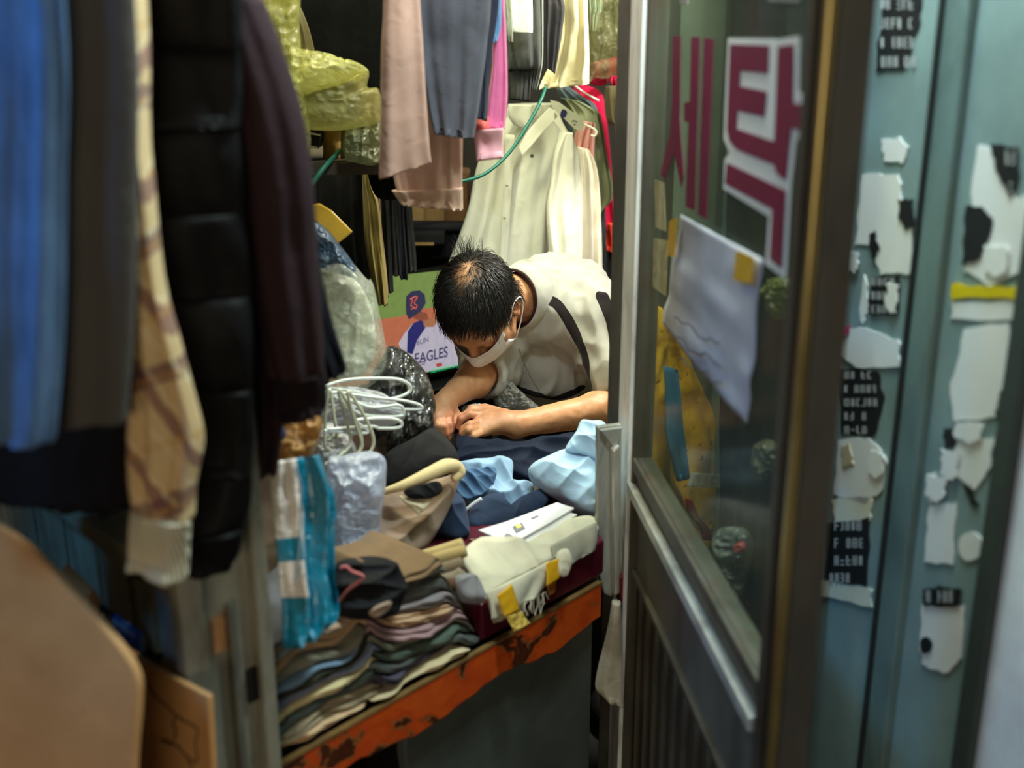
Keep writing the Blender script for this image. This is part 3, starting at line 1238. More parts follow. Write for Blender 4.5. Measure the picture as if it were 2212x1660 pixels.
# ---- shirt
S = Field((-.24, 2.16, .56), (.44, 2.92, 1.20), .0045)
S.ell((.095, 2.575, .885), (.172, .135, .150), k=.06)
S.ell((.115, 2.69, .76), (.168, .130, .17), k=.06)
S.ell((.10, 2.52, .80), (.125, .10, .115), k=.05)
S.cone(NECK + np.array([.015, .02, -.015]), .062, (.10, 2.57, .92), .12, k=.06)
S.cone(NECK + np.array([.03, .03, -.03]), .07, S_L, .074, k=.05)
S.cone(NECK + np.array([-.04, .03, -.05]), .06, S_R, .068, k=.05)
eL2 = S_L * .28 + E_L * .72
S.cone(S_L, .074, eL2, .066, k=.05)
S.cone(eL2, .066, S_L * .0 + E_L * 1.0, .064, k=.02)
eR2 = S_R * .1 + E_R * .9
S.cone(S_R, .068, E_R, .060, k=.05)
S.cone(E_R, .058, E_R * .60 + W_R * .40, .052, k=.02)
dl = (E_L - S_L) / np.linalg.norm(E_L - S_L)
S.plane_cut(S_L * .17 + E_L * .83, dl + np.array([.1, 0, -.15]), .115)
dr = (W_R - E_R) / np.linalg.norm(W_R - E_R)
S.plane_cut(E_R * .76 + W_R * .24, dr, .085)
# hollow sleeve mouths
S.cone(S_L * .25 + E_L * .75, .040, E_L, .052, k=.006, op='cut')
S.cone(E_R * .84 + W_R * .16, .036, E_R * .6 + W_R * .4, .046, k=.006, op='cut')
# neck hole
S.cone(NECK + (HC - NECK) * .02, .056, HC * .6 + NECK * .4, .075, k=.01, op='cut')
V2, F2 = S.mesh()
V2 = relax(V2, F2, 2, .5)
n2_ = normals(V2, F2)
# drag folds: from armpit and chest
q = V2 * np.array([24, 24, 9]) + fbm(V2 * 6, 2, 2)[:, None] * 1.2
fold = .0100 * (ridge(q * .85, 11) - .3) + .0035 * (ridge(V2 * np.array([40, 34, 12]) + 3, 14) - .3) + .0012 * fbm(V2 * 30, 4, 2)
V2 = V2 + n2_ * fold[:, None]
bv2 = BVHTree.FromPolygons([Vector(a) for a in V2], [list(map(int, f)) for f in F2])


def on_shirt(u, v):
    r = ray(u, v)
    r = r / np.linalg.norm(r)
    h_ = bv2.ray_cast(Vector(CAM), Vector(r))
    return np.array(h_[0]) if h_[0] is not None else None


def line_dist(V, pxs, n=24):
    pts = [on_shirt(*q) for q in crs(pxs, 70)]
    pts = [p for p in pts if p is not None]
    if len(pts) < 2:
        return np.full(len(V), 1.0)
    best = np.full(len(V), 9.0)
    for a, b in zip(pts[:-1], pts[1:]):
        ab = b - a
        tt = np.clip(((V - a) @ ab) / (ab @ ab + 1e-12), 0, 1)
        best = np.minimum(best, np.linalg.norm(V - (a + tt[:, None] * ab), axis=1))
    return best


d1 = line_dist(V2, [(1170, 646), (1200, 655), (1225, 688), (1248, 735), (1264, 785), (1276, 838)])
d2 = line_dist(V2, [(1300, 640), (1318, 680), (1328, 720), (1333, 760), (1336, 800)])
d3 = line_dist(V2, [(1112, 838), (1140, 848), (1175, 858), (1205, 860), (1235, 850), (1258, 838)])
d4 = line_dist(V2, [(1120, 752), (1134, 790), (1150, 822), (1166, 848)])
t = NT('shirt_cloth')
v = t.coord()
n1 = t.noise(v, 12, 4)
nw = t.noise(v, 900, 2)
base = t.ramp(n1, [(.3, lin((158, 157, 148))), (.7, lin((178, 177, 167)))])
at = t.n('ShaderNodeAttribute', attribute_name='stripe').outputs['Fac']
fs = t.math('LESS_THAN', at, 1.0)
col = t.mix(fs, base, lin((34, 28, 30)))
as_ = t.n('ShaderNodeAttribute', attribute_name='seam').outputs['Fac']
fs2 = t.math('MULTIPLY', t.math('LESS_THAN', as_, .0016), .55)
col = t.mix(fs2, col, lin((70, 66, 62)))
t.l(col, t.b.inputs['Base Color'])
t.b.inputs['Roughness'].default_value = .9
t.b.inputs['Specular IOR Level'].default_value = .15
t.b.inputs['Sheen Weight'].default_value = .1
t.bump(nw, .3, .0008)
M_shirt = t.m
shirt = mk('shirt', V2, F2, t.m, man, attrs={'stripe': np.minimum(np.minimum(d1 / .0115, d2 / .014), d3 / .0075), 'seam': d4},
           label='light grey short-sleeved shirt with dark stripes')
# collar: dark inner band and pale outer collar standing round the neck
ax_ = (HC - NECK) / np.linalg.norm(HC - NECK)
ca = np.cross(ax_, ZU)
ca /= np.linalg.norm(ca)
cb = np.cross(ax_, ca)


def ring_band(name, c, r0, r1, z0, z1, th, mat, a0=0, a1=6.283, parent=None, dip=0, n=60):
    V, F = [], []
    for i in range(n + 1):
        a = a0 + (a1 - a0) * i / n
        e = ca * math.cos(a) + cb * math.sin(a)
        dz = dip * math.cos(a * 2)
        V += [c + e * r0 + ax_ * (z0 + dz), c + e * r1 + ax_ * (z1 + dz), c + e * (r1 + th) + ax_ * (z1 + dz - .001), c + e * (r0 + th) + ax_ * (z0 + dz)]
    for i in range(n):
        for k in range(4):
            F.append((i * 4 + k, i * 4 + (k + 1) % 4, i * 4 + 4 + (k + 1) % 4, i * 4 + 4 + k))
    return mk(name, V, F, mat, parent)


ring_band('collar_lining', NECK + ax_ * .008, .060, .062, .0, .046, .003, fabric((46, 22, 24)), parent=shirt)
ring_band('collar', NECK + ax_ * .006, .074, .065, -.016, .042, .003, fabric((178, 177, 167)), parent=shirt)

# ---- mask with pleats and ear loops
MV, MF = [], []
NA, NB = 40, 22


def mask_pt(a, b_, off):
    ang = a * 1.15
    z = -.014 - .082 * b_ + .010 * abs(a) * (1 - 2 * b_) * 1.0
    wx = .066 * (1 - .12 * b_)
    prof = .118 + .010 * math.sin(math.pi * b_) - .022 * max(0, b_ - .55) / .45
    pl_ = .0022 * (abs(((b_ * 4) % 1) - .5) * 2) * (1 - abs(a) ** 2)
    rx, ry = wx + .006, prof - .008
    nose = .012 * math.exp(-(a / .22) ** 2) * math.exp(-((b_ - .28) / .28) ** 2)
    x = (rx + off) * math.sin(ang)
    y = (ry + off + pl_ + nose) * math.cos(ang) ** .8 + .000
    return H(x, y, z - .012 * (1 - abs(a)) * 0)


for off in (0, .0015):
    for i in range(NB):
        for j in range(NA):
            MV.append(mask_pt(-1 + 2 * j / (NA - 1), i / (NB - 1), off))
n0 = NA * NB
for i in range(NB - 1):
    for j in range(NA - 1):
        a = i * NA + j
        MF.append((a, a + 1, a + NA + 1, a + NA))
        MF.append((n0 + a, n0 + a + NA, n0 + a + NA + 1, n0 + a + 1))
for j in range(NA - 1):
    MF.append((j + 1, j, n0 + j, n0 + j + 1))
    q_ = (NB - 1) * NA + j
    MF.append((q_, q_ + 1, n0 + q_ + 1, n0 + q_))
for i in range(NB - 1):
    MF.append((i * NA, (i + 1) * NA, n0 + (i + 1) * NA, n0 + i * NA))
    q_ = i * NA + NA - 1
    MF.append((q_ + NA, q_, n0 + q_, n0 + q_ + NA))
maskm = mk('face_mask', MV, MF, fabric((226, 226, 228), .05, 500), man, label='white pleated face mask with ear loops')
for s in (-1, 1):
    lp = MB()
    lp.tube([mask_pt(s, .02, .001), H(s * .080, .022, -.002), H(s * .086, -.004, .010), H(s * .090, -.028, -.010), H(s * .086, -.022, -.045), H(s * .078, .01, -.070), mask_pt(s, .98, .001)], .0014, 6, n=40)
    lp.build('ear_loop', fabric((232, 232, 232), .05), maskm, smooth=True)

# ---- trousers, seat
T = Field((-.25, 2.05, .0), (.45, 3.0, .80), .009)
T.ell((.12, 2.72, .60), (.17, .15, .12), k=.05)
kneeL, kneeR = np.array([.20, 2.36, .50]), np.array([-.02, 2.38, .50])
T.cone((.19, 2.70, .56), .085, kneeL, .066, k=.04)
T.cone((.05, 2.70, .56), .085, kneeR, .066, k=.04)
T.cone(kneeL, .064, (.22, 2.42, .08), .05, k=.03)
T.cone(kneeR, .064, (-.03, 2.44, .08), .05, k=.03)
V3, F3 = T.mesh()
mk('trousers', relax(V3, F3, 2), F3, fabric((52, 50, 54)), man)
for x, y in ((.22, 2.40), (-.03, 2.42)):
    fs_ = Field((x - .08, y - .22, 0), (x + .08, y + .1, .14), .008)
    fs_.ell((x, y - .06, .038), (.045, .13, .034))
    fs_.cone((x, y + .02, .05), .04, (x, y + .02, .09), .042, k=.03)
    v_, f_ = fs_.mesh()
    v_[:, 2] = np.maximum(v_[:, 2], .002)
    mk('shoe', v_, f_, plain((30, 28, 27), .5), man)
st = thing('stool', (.12, 2.80, 0), 'padded black stool under the seated man', 'stool')
b = MB()
b.tube([(.12, 2.80, .395), (.12, 2.80, .405), (.12, 2.80, .448), (.12, 2.80, .458)], [.14, .165, .165, .14], 28)
b.build('seat', plain((24, 24, 26), .5), st, smooth=True)
for sx in (-1, 1):
    for sy in (-1, 1):
        MB().tube([(.12 + sx * .10, 2.80 + sy * .10, .40), (.12 + sx * .15, 2.80 + sy * .15, 0)], .012, 10).build('leg', plain((150, 150, 150), .3, .8), st, smooth=True)
# ================================================================== SHOP LAMPS
def tube_lamp(p0, p1, energy, color, label, drop=.0):
    p0, p1 = np.array(p0, float), np.array(p1, float)
    d = (p1 - p0) / np.linalg.norm(p1 - p0)
    nrm = np.cross(d, ZU)
    L = np.linalg.norm(p1 - p0)
    c = (p0 + p1) / 2
    o = thing('fluorescent_lamp', c, label, 'lamp', 'fluorescent tubes of the shop ceiling')
    MB().box(c + ZU * .045, (d, nrm, ZU), (L / 2 + .03, .035, .022)).build('housing', plain((215, 215, 208), .5), o, bevel=.004)
    MB().tube([p0, p1], .013, 12).build('tube', plain((240, 246, 225), .4, emit=6), o, smooth=True)
    l = area('fluorescent_light', c - ZU * .02, c - ZU, L, energy, color, .05)
    l.rotation_euler = (0, 0, math.atan2(d[1], d[0]))
    return o


tube_lamp((.42, 2.28, 2.02), (.70, 2.66, 2.02), 25, (1.0, .985, .88), 'bare fluorescent tube on the ceiling above the seated man')
tube_lamp((-.62, 1.95, 2.40), (-.12, 2.50, 2.40), 24, (.98, 1.0, .62), 'bare fluorescent tube on the ceiling above the wrapped parcels')
tube_lamp((-.30, 1.42, 2.36), (.10, 1.88, 2.36), 6.0, (1.0, .95, .80), 'added unseen fluorescent tube just inside the doorway')  # made-up tube that brightens the bench clutter from above

# rails the clothes hang from (above the frame)
M_rail = plain((150, 150, 148), .3, .9)


def rail(p0, p1, label):
    b = MB()
    b.tube([p0, p1], .012, 12)
    return b.build('clothes_rail', M_rail, smooth=True, label=label, cat='rail')


rail((-.50, .55, 1.90), (-.46, 1.45, 1.90), 'steel clothes rail outside over the blue denim and dark coats')
rail((-.04, 1.55, 1.92), (-.03, 2.15, 1.92), 'steel clothes rail just inside the doorway over the pink trousers')
rail((.03, 2.30, 1.88), (.10, 3.35, 1.88), 'upper steel rail carrying the sweaters and cream jacket')
rail((.14, 2.86, 1.44), (.42, 3.35, 1.44), 'lower steel rail carrying the white shirts')
rail((-.55, 2.60, 1.42), (-.20, 2.85, 1.42), 'steel rail carrying the black and khaki trousers')


def hook(p, top, parent):
    """wire hook from a garment's shoulder up over the rail"""
    p = np.array(p, float)
    q = np.array([p[0], p[1], top])
    MB().tube([p, p * .3 + q * .7, q + XU * .0, q + XU * .012 + ZU * .016, q + XU * .026 + ZU * .004], .0016, 6, n=24).build('hanger_hook', M_rail, parent, smooth=True)


def hung(name, label, cat, rows, Y, th, mat, yaw=0, top=1.84, group=None, **k):
    u0 = sum(rows[-1][i][0] for i in (0, 1)) / 2
    v0 = sum(rows[-1][i][1] for i in (0, 1)) / 2
    pl = PLY(u0, v0, Y, yaw)
    return loft(name, rows, pl, th, mat, top=top, label=label, cat=cat, group=group, **k), pl


# ================================================================== CLOTHES OUTSIDE, LEFT
# blue denim
t = NT('denim')
v = t.coord()
n1 = t.noise(t.coord('Object', (1, 1, .25)), 55, 5, .7)
n0 = t.noise(v, 7, 3)
n2 = t.noise(v, 900, 2)
c1 = t.ramp(n1, [(.3, lin((48, 72, 104))), (.7, lin((84, 114, 148)))])
t.l(t.mix(t.math('MULTIPLY', n0, .5), c1, lin((72, 102, 140))), t.b.inputs['Base Color'])
t.b.inputs['Roughness'].default_value = .9
t.bump(n2, .4, .001)
hung('denim_jacket', 'faded blue denim garment hanging at the left edge of the photo', 'jacket',
     [((-330, 0), (142, 0)), ((-330, 400), (142, 400)), ((-320, 700), (138, 700)), ((-300, 880), (122, 925)), ((-290, 920), (112, 958))], .95, .05, t.m, yaw=8, folds=5, amp=.006, seed=3)
hung('grey_trousers', 'plain dark grey garment hanging between blue denim and plaid sleeve', 'trousers',
     [((60, 0), (292, 0)), ((60, 350), (298, 350)), ((70, 700), (290, 700)), ((90, 930), (275, 912))], 1.0, .03, fabric((78, 74, 69), .08), yaw=4, folds=1.2, amp=.003, wr=.002, seed=5)
hung('black_skirt', 'black cloth hem hanging behind the denim and grey garment', 'garment',
     [((-300, 500), (300, 500)), ((-300, 1020), (290, 1020)), ((-200, 1060), (285, 1085)), ((-60, 1068), (240, 1110))], 1.10, .03, fabric((22, 20, 20)), folds=4, amp=.006, seed=8)
# plaid shirt: sleeve and rib cuff
t = NT('plaid')
uvn = t.n('ShaderNodeUVMap')
sep = t.n('ShaderNodeSeparateXYZ')
v = t.coord()
t.l(v, sep.inputs[0])
x, z = sep.outputs[0], sep.outputs[2]
wob = t.noise(v, 9, 2)
base = lin((206, 176, 128))


def band(co, per, off, wdt):
    f_ = t.math('FRACT', t.math('MULTIPLY_ADD', co, 1 / per, off))
    return t.math('LESS_THAN', t.math('ABSOLUTE', t.math('SUBTRACT', f_, .5)), wdt)


dg1 = t.math('ADD', t.math('ADD', t.math('MULTIPLY', x, 1.0), t.math('MULTIPLY', z, .55)), t.math('MULTIPLY', wob, .03))
dg2 = t.math('ADD', t.math('SUBTRACT', t.math('MULTIPLY', z, 1.0), t.math('MULTIPLY', x, .35)), t.math('MULTIPLY', wob, .03))
col = t.mix(t.math('MULTIPLY', band(dg1, .062, .1, .10), .75), base, lin((120, 74, 74)))
col = t.mix(t.math('MULTIPLY', band(dg2, .13, .22, .075), .75), col, lin((104, 66, 72)))
col = t.mix(t.math('MULTIPLY', band(dg2, .065, .0, .04), .5), col, lin((190, 140, 70)))
col = t.mix(t.math('MULTIPLY', band(dg1, .031, .4, .05), .4), col, lin((236, 220, 180)))
t.l(col, t.b.inputs['Base Color'])
t.b.inputs['Roughness'].default_value = .9
t.bump(t.noise(v, 600, 2), .3, .001)
plaid = thing('plaid_shirt', P(340, 1250, 1.05), 'cream and maroon plaid shirt sleeve hanging beside the black puffer coat', 'shirt')
pp = PLY(350, 900, 1.05, 6)
loft('sleeve', [((294, -20), (300, -20)), ((296, 250), (312, 250)), ((290, 400), (328, 400)), ((287, 600), (352, 600)), ((285, 750), (392, 750)), ((280, 850), (420, 850)), ((274, 950), (442, 945)), ((276, 1040), (425, 1040)), ((284, 1095), (420, 1118))],
     pp, .075, t.m, plaid, top=1.84, folds=2.2, amp=.006, seed=4)
t = NT('rib_knit')
v = t.coord()
wv = t.n('ShaderNodeTexWave', wave_type='BANDS', bands_direction='X')
wv.inputs['Scale'].default_value = 90
t.l(v, wv.inputs['Vector'])
t.l(t.ramp(wv.outputs['Fac'], [(.2, lin((176, 166, 138))), (.8, lin((222, 214, 186)))]), t.b.inputs['Base Color'])
t.b.inputs['Roughness'].default_value = .95
t.bump(wv.outputs['Fac'], .5, .003)
M_rib = t.m
loft('cuff', [((284, 1092), (416, 1112)), ((278, 1150), (410, 1165)), ((276, 1205), (405, 1245)), ((274, 1215), (398, 1254))], pp, .06, M_rib, plaid, folds=1.5, amp=.004, seed=6, nr=16)
# black puffer coat: quilted tiers
puf = thing('puffer_coat', P(430, 1240, 1.13), 'long black quilted puffer coat hanging behind the plaid sleeve', 'coat')
pf = PLY(430, 800, 1.13, 4)
M_puf = fabric((17, 16, 17), .1, 500, .2, .6, .05)
ed = [(-90, 290, 520), (110, 296, 520), (275, 300, 522), (460, 318, 528), (640, 345, 545), (838, 380, 548), (1022, 395, 545), (1140, 400, 528), (1240, 378, 500)]
for i in range(len(ed) - 1):
    (v0, l0, r0), (v1, l1, r1) = ed[i], ed[i + 1]
    rows = []
    for q in (0.0, .12, .5, .88, 1.0):
        g = math.sin(math.pi * q) * 5
        vv = v0 + (v1 - v0) * q
        rows.append(((l0 + (l1 - l0) * q - 95 - g, vv), (r0 + (r1 - r0) * q + g, vv + (14 if i == 7 and q > .8 else 0) * -1)))
    loft('quilt_tier', rows, pf, .055, M_puf, puf, top=1.84 if i == 0 else None, folds=2, amp=.003, wr=.006, seed=20 + i, nr=16, power=.6)
# dark maroon jacket with ribbed cuff
mar = thing('maroon_jacket', P(640, 905, 1.18), 'dark maroon jacket sleeve with ribbed cuff hanging beside the doorway', 'jacket')
pm = PLY(620, 600, 1.18, 2)
M_mar = fabric((46, 32, 35), .15, 500, .3, .85)
loft('body', [((440, -30), (545, -30)), ((470, 300), (600, 300)), ((520, 600), (640, 600)), ((530, 860), (620, 860)), ((535, 1015), (600, 1020))], PLY(560, 800, 1.22, 2), .05, M_mar, mar, top=1.84, folds=2, amp=.006, seed=31)
loft('sleeve', [((400, -60), (548, -60)), ((430, 0), (568, 0)), ((470, 130), (618, 130)), ((500, 260), (655, 260)), ((520, 400), (676, 400)), ((535, 540), (684, 540)), ((555, 680), (695, 680)), ((575, 780), (702, 790)), ((590, 818), (700, 800))], pm, .085, M_mar, mar, top=1.84, folds=1.6, amp=.006, seed=32)
loft('cuff', [((592, 812), (700, 800)), ((596, 850), (706, 830)), ((602, 900), (706, 875)), ((608, 908), (700, 886))], pm, .07, fabric((30, 22, 24)), mar, folds=5, amp=.003, seed=33, nr=16)
hung('navy_coat', 'black-navy coat hem corner hanging behind the maroon cuff', 'coat',
     [((520, 430), (660, 430)), ((560, 560), (684, 560)), ((600, 700), (718, 700)), ((640, 790), (748, 790)), ((690, 828), (742, 808))], 1.26, .03, fabric((16, 16, 22)), top=None, seed=36)

# ================================================================== CARDBOARD, LOWER LEFT
t = NT('cardboard')
v = t.coord()
n1 = t.noise(v, 7, 7, .65)
n2 = t.noise(v, 38, 5, .7)
c1 = t.ramp(n1, [(.3, lin((176, 126, 74))), (.7, lin((206, 156, 98)))])
spots = t.ramp(n2, [(.66, (0, 0, 0, 1)), (.74, (1, 1, 1, 1))])
t.l(t.mix(t.math('MULTIPLY', spots, .55), c1, lin((84, 56, 34))), t.b.inputs['Base Color'])
t.b.inputs['Roughness'].default_value = .8
t.bump(n2, .15, .002)
M_card = t.m
b1p = PLY(150, 1450, 1.00, -14, 12)
out = crs([(-260, 1000), (-60, 1090), (60, 1165), (150, 1255), (240, 1350), (305, 1440), (312, 1520), (300, 1700), (285, 2300), (-200, 2300), (-420, 2300), (-420, 1600)], 60, True)
# straight lower part is outside the frame; board stands on the ground
pts = []
for q in out:
    pts.append(b1p.pt(*q))
pts = [p_ if p_[2] > .005 else np.array([p_[0], p_[1], .005]) for p_ in pts]
b = MB()
b.prism(pts, b1p.N * .012)
bd1 = b.build('wooden_board', M_card, bevel=.003, label='big rounded tan board leaning in the lower left corner', cat='board')
b2p = PLY(380, 1540, 1.10, -40, 8)
b = MB()
pts = [b2p.pt(*q) for q in [(200, 1345), (240, 1370), (330, 1430), (400, 1468), (462, 1500), (470, 1640), (478, 1800), (470, 2400), (200, 2400)]]
pts = [p_ if p_[2] > .004 else np.array([p_[0], p_[1], .004]) for p_ in pts]
b.prism(pts, b2p.N * .008)
bd2 = b.build('cardboard_sheet', M_card, bevel=.002, label='folded cardboard sheet with scribbled outline beside the metal post', cat='cardboard')
ink = MB()
for path in ([(318, 1448), (350, 1500), (372, 1518), (400, 1545), (440, 1570), (436, 1600), (440, 1640), (418, 1630), (395, 1605), (362, 1592), (386, 1604)], [(392, 1545), (388, 1560), (394, 1572), (390, 1592)], [(420, 1640), (432, 1660), (428, 1690)]):
    ink.tube([b2p.pt(*q) + b2p.N * .0085 for q in path], .0012, 5, n=50)
ink.build('scribble', plain((60, 42, 30), .8), bd2, smooth=True)
blp = PLY(262, 1360, 1.16, -46, 6)
b = MB()
b.prism([blp.pt(*q) for q in [(208, 1298), (312, 1372), (314, 1408), (214, 1336)]], blp.N * .006)
bl = b.build('blue_label', plain((28, 62, 112), .5), label='small blue printed label wedged above the cardboard sheet', cat='label')
dots = MB()
rg = random.Random(9)
for i in range(9):
    u = 232 + i * 8
    vv = 1320 + i * 5.4
    dots.prism([blp.pt(*q) + blp.N * .006 for q in [(u, vv), (u + 5, vv + 3), (u + 5, vv + 10 + rg.uniform(0, 5)), (u, vv + 8)]], blp.N * .0006)
dots.build('print', plain((170, 180, 190), .6), bl)
b = MB()
b.prism([P(q[0], q[1], 1.14) for q in [(130, 1235), (190, 1290), (205, 1320), (196, 1345), (120, 1262)]], np.array([0, .02, 0]))
b.build('cardboard_flap', M_card, label='torn cardboard flap poking up behind the rounded board', cat='cardboard')

# ================================================================== CLOTHES INSIDE
# pink trousers
ptr = thing('pink_trousers', P(910, 455, 1.74), 'dusty pink trousers hanging folded at the top centre', 'trousers')
M_pink = fabric((188, 150, 132), .12, 600, .35)
loft('leg', [((828, -40), (906, -40)), ((824, 100), (914, 100)), ((822, 240), (922, 240)), ((820, 330), (928, 322)), ((819, 388), (932, 350))], PLY(875, 250, 1.72, 6), .028, M_pink, ptr, top=1.9, folds=1.2, amp=.004, wr=.002, seed=41)
loft('leg', [((838, 200), (1000, 200)), ((842, 300), (1000, 295)), ((850, 385), (999, 380)), ((866, 440), (1000, 452))], PLY(930, 350, 1.93, 6), .025, M_pink, ptr, top=1.9, folds=4, amp=.004, seed=42)
loft('hem_band', [((846, 412), (1000, 405)), ((866, 442), (1001, 456))], PLY(930, 350, 1.928, 6), .033, fabric((196, 160, 138), .12, 600, .35), ptr, folds=4, amp=.004, seed=42, nr=8)
# charcoal trousers
ctr = thing('charcoal_trousers', P(980, 300, 1.86), 'charcoal grey trousers hanging beside the pink trousers', 'trousers')
M_char = fabric((84, 84, 92), .14, 500, .4)
loft('leg', [((896, -40), (1062, -40)), ((905, 100), (1052, 100)), ((925, 230), (1035, 230)), ((938, 290), (1024, 300))], PLY(980, 150, 1.84, 4), .03, M_char, ctr, top=1.9, folds=2.4, amp=.005, seed=44)
loft('leg', [((1010, -40), (1080, -40)), ((1012, 120), (1062, 120)), ((1015, 250), (1052, 262))], PLY(1040, 150, 1.88, 4), .03, fabric((52, 54, 66)), ctr, top=1.9, folds=2, amp=.004, seed=45)
# pink cardigan sleeve
pcs = thing('pink_cardigan', P(1058, 345, 1.94), 'bright pink cardigan sleeve with pale ribbed cuff', 'cardigan')
pk = PLY(1065, 200, 1.94, 0)
loft('sleeve', [((1062, -40), (1090, -40)), ((1064, 60), (1093, 60)), ((1062, 150), (1096, 150)), ((1052, 220), (1096, 220)), ((1048, 272), (1090, 278))], pk, .05, fabric((214, 108, 152), .12, 350, .8), pcs, top=1.9, folds=1.4, amp=.004, seed=47)
loft('blue_panel', [((1066, -40), (1082, -40)), ((1068, 50), (1083, 50)), ((1064, 95), (1074, 90))], PLY(1065, 50, 1.915, 0), .02, fabric((112, 150, 190)), pcs, folds=1, amp=.002, seed=48, nr=14)
loft('salmon_band', [((1022, 254), (1056, 252)), ((1020, 268), (1058, 266)), ((1021, 280), (1060, 278))], PLY(1040, 265, 1.92, 0), .05, fabric((232, 110, 104), .2, 300, .8), pcs, folds=1, amp=.002, seed=49, nr=10)
t = NT('pink_rib')
wv = t.n('ShaderNodeTexWave', wave_type='BANDS', bands_direction='X')
wv.inputs['Scale'].default_value = 110
t.l(t.coord(), wv.inputs['Vector'])
t.l(t.ramp(wv.outputs['Fac'], [(.2, lin((208, 140, 150))), (.8, lin((244, 188, 194)))]), t.b.inputs['Base Color'])
t.b.inputs['Roughness'].default_value = .95
loft('cuff', [((1022, 278), (1088, 276)), ((1026, 310), (1086, 306)), ((1029, 346), (1088, 340))], PLY(1058, 310, 1.925, 0), .055, t.m, pcs, folds=1, amp=.003, seed=50, nr=12)

# black coat at top left of the opening
hung('black_coat', 'large black coat hanging behind the yellow plastic parcels', 'coat',
     [((600, -40), (850, -40)), ((600, 120), (850, 120)), ((600, 300), (850, 300)), ((610, 340), (840, 345))], 2.55, .08, fabric((7, 7, 7), .1, 500, .2, .95, 0), top=1.9, seed=51, folds=3, amp=.01)

# sweaters and jackets on the upper rail
hung('white_undershirt', 'white top with a square hem at the very top of the photo', 'shirt',
     [((1092, -40), (1150, -40)), ((1094, 20), (1151, 20)), ((1097, 62), (1151, 66)), ((1098, 70), (1150, 71))], 2.42, .03, fabric((238, 240, 226), .05), top=1.9, seed=53, folds=1, amp=.003)
b = hung('plastic_cover', 'clear plastic garment cover beside the pink sleeve', 'cover',
         [((1080, -40), (1104, -40)), ((1084, 40), (1108, 40)), ((1088, 88), (1109, 92))], 2.36, .02, film((206, 212, 196), .6), top=1.9, seed=54)
swt = thing('sweatshirt', P(1130, 215, 2.5), 'dark grey sweatshirt with ribbed hem above the white shirts', 'sweatshirt')
ps = PLY(1130, 120, 2.5, 3)
loft('body', [((1080, -40), (1166, -40)), ((1088, 60), (1168, 60)), ((1096, 130), (1168, 130)), ((1098, 150), (1164, 148))], ps, .07, fabric((74, 75, 72)), swt, top=1.86, seed=55, folds=2, amp=.006)
loft('rib_hem', [((1098, 142), (1152, 142)), ((1099, 180), (1148, 180)), ((1100, 214), (1145, 218))], ps, .06, fabric((46, 46, 45)), swt, seed=56, folds=5, amp=.003, nr=14)
hung('grey_hoodie', 'pale grey sweatshirt edge beside the dark sweatshirt hem', 'sweatshirt',
     [((1150, -40), (1174, -40)), ((1152, 80), (1174, 80)), ((1152, 140), (1172, 140)), ((1146, 192), (1160, 194))], 2.54, .05, fabric((128, 130, 122)), top=1.86, seed=57)
hung('black_jacket', 'charcoal jacket with a pointed sleeve beside the cream jacket', 'jacket',
     [((1172, -40), (1214, -40)), ((1172, 20), (1220, 20)), ((1172, 80), (1212, 78)), ((1174, 120), (1206, 120)), ((1176, 142), (1199, 160))], 2.60, .06, fabric((62, 60, 62), .2, 500, .3, .6), top=1.86, seed=58, folds=1.5, amp=.006)
hung('cream_jacket', 'cream padded jacket hem hanging above the white shirts', 'jacket',
     [((1200, -40), (1268, -40)), ((1205, 60), (1271, 60)), ((1190, 130), (1273, 130)), ((1168, 178), (1273, 172)), ((1164, 193), (1273, 182))], 2.66, .07, fabric((236, 226, 178), .07, 500, .3, .75), top=1.86, seed=59, folds=2.4, amp=.008, wr=.01)
hung('blue_sleeve', 'pale blue sleeve with stepped cuff at the top right', 'shirt',
     [((1266, -40), (1303, -40)), ((1270, 20), (1302, 20)), ((1272, 32), (1294, 34)), ((1273, 66), (1288, 70))], 2.72, .05, fabric((172, 196, 190)), top=1.86, seed=60)
gb = thing('garment_bag', P(1320, 190, 2.78), 'plastic-wrapped dark green and red bundle near the door stile', 'bundle')
gpl = PLY(1320, 100, 2.78, 0)
heap('green_bundle', [(1276, -330), (1400, -330), (1400, 120), (1350, 150), (1300, 160), (1274, 140)], gpl, .03, .06, fabric((86, 90, 58), .4), gb, amp=.015, sc=14, seed=61)
heap('red_lining', [(1272, 140), (1310, 128), (1400, 110), (1400, 165), (1330, 170), (1300, 186), (1272, 178)], PLY(1320, 150, 2.75, 0), .02, .03, fabric((178, 20, 62)), gb, amp=.012, sc=20, seed=62)
heap('film', [(1270, -340), (1404, -340), (1404, 150), (1340, 165), (1290, 168), (1268, 130)], PLY(1320, 100, 2.70, 0), .03, .01, film((190, 190, 150), .22), gb, amp=.02, sc=18, sharp=True, seed=63)
hung('orange_red_bag', 'small crimson pouch hanging right under the green bundle', 'pouch',
     [((1318, 165), (1350, 160)), ((1316, 176), (1352, 172)), ((1322, 186), (1350, 182))], 2.70, .03, fabric((190, 20, 70)), top=None, seed=64)

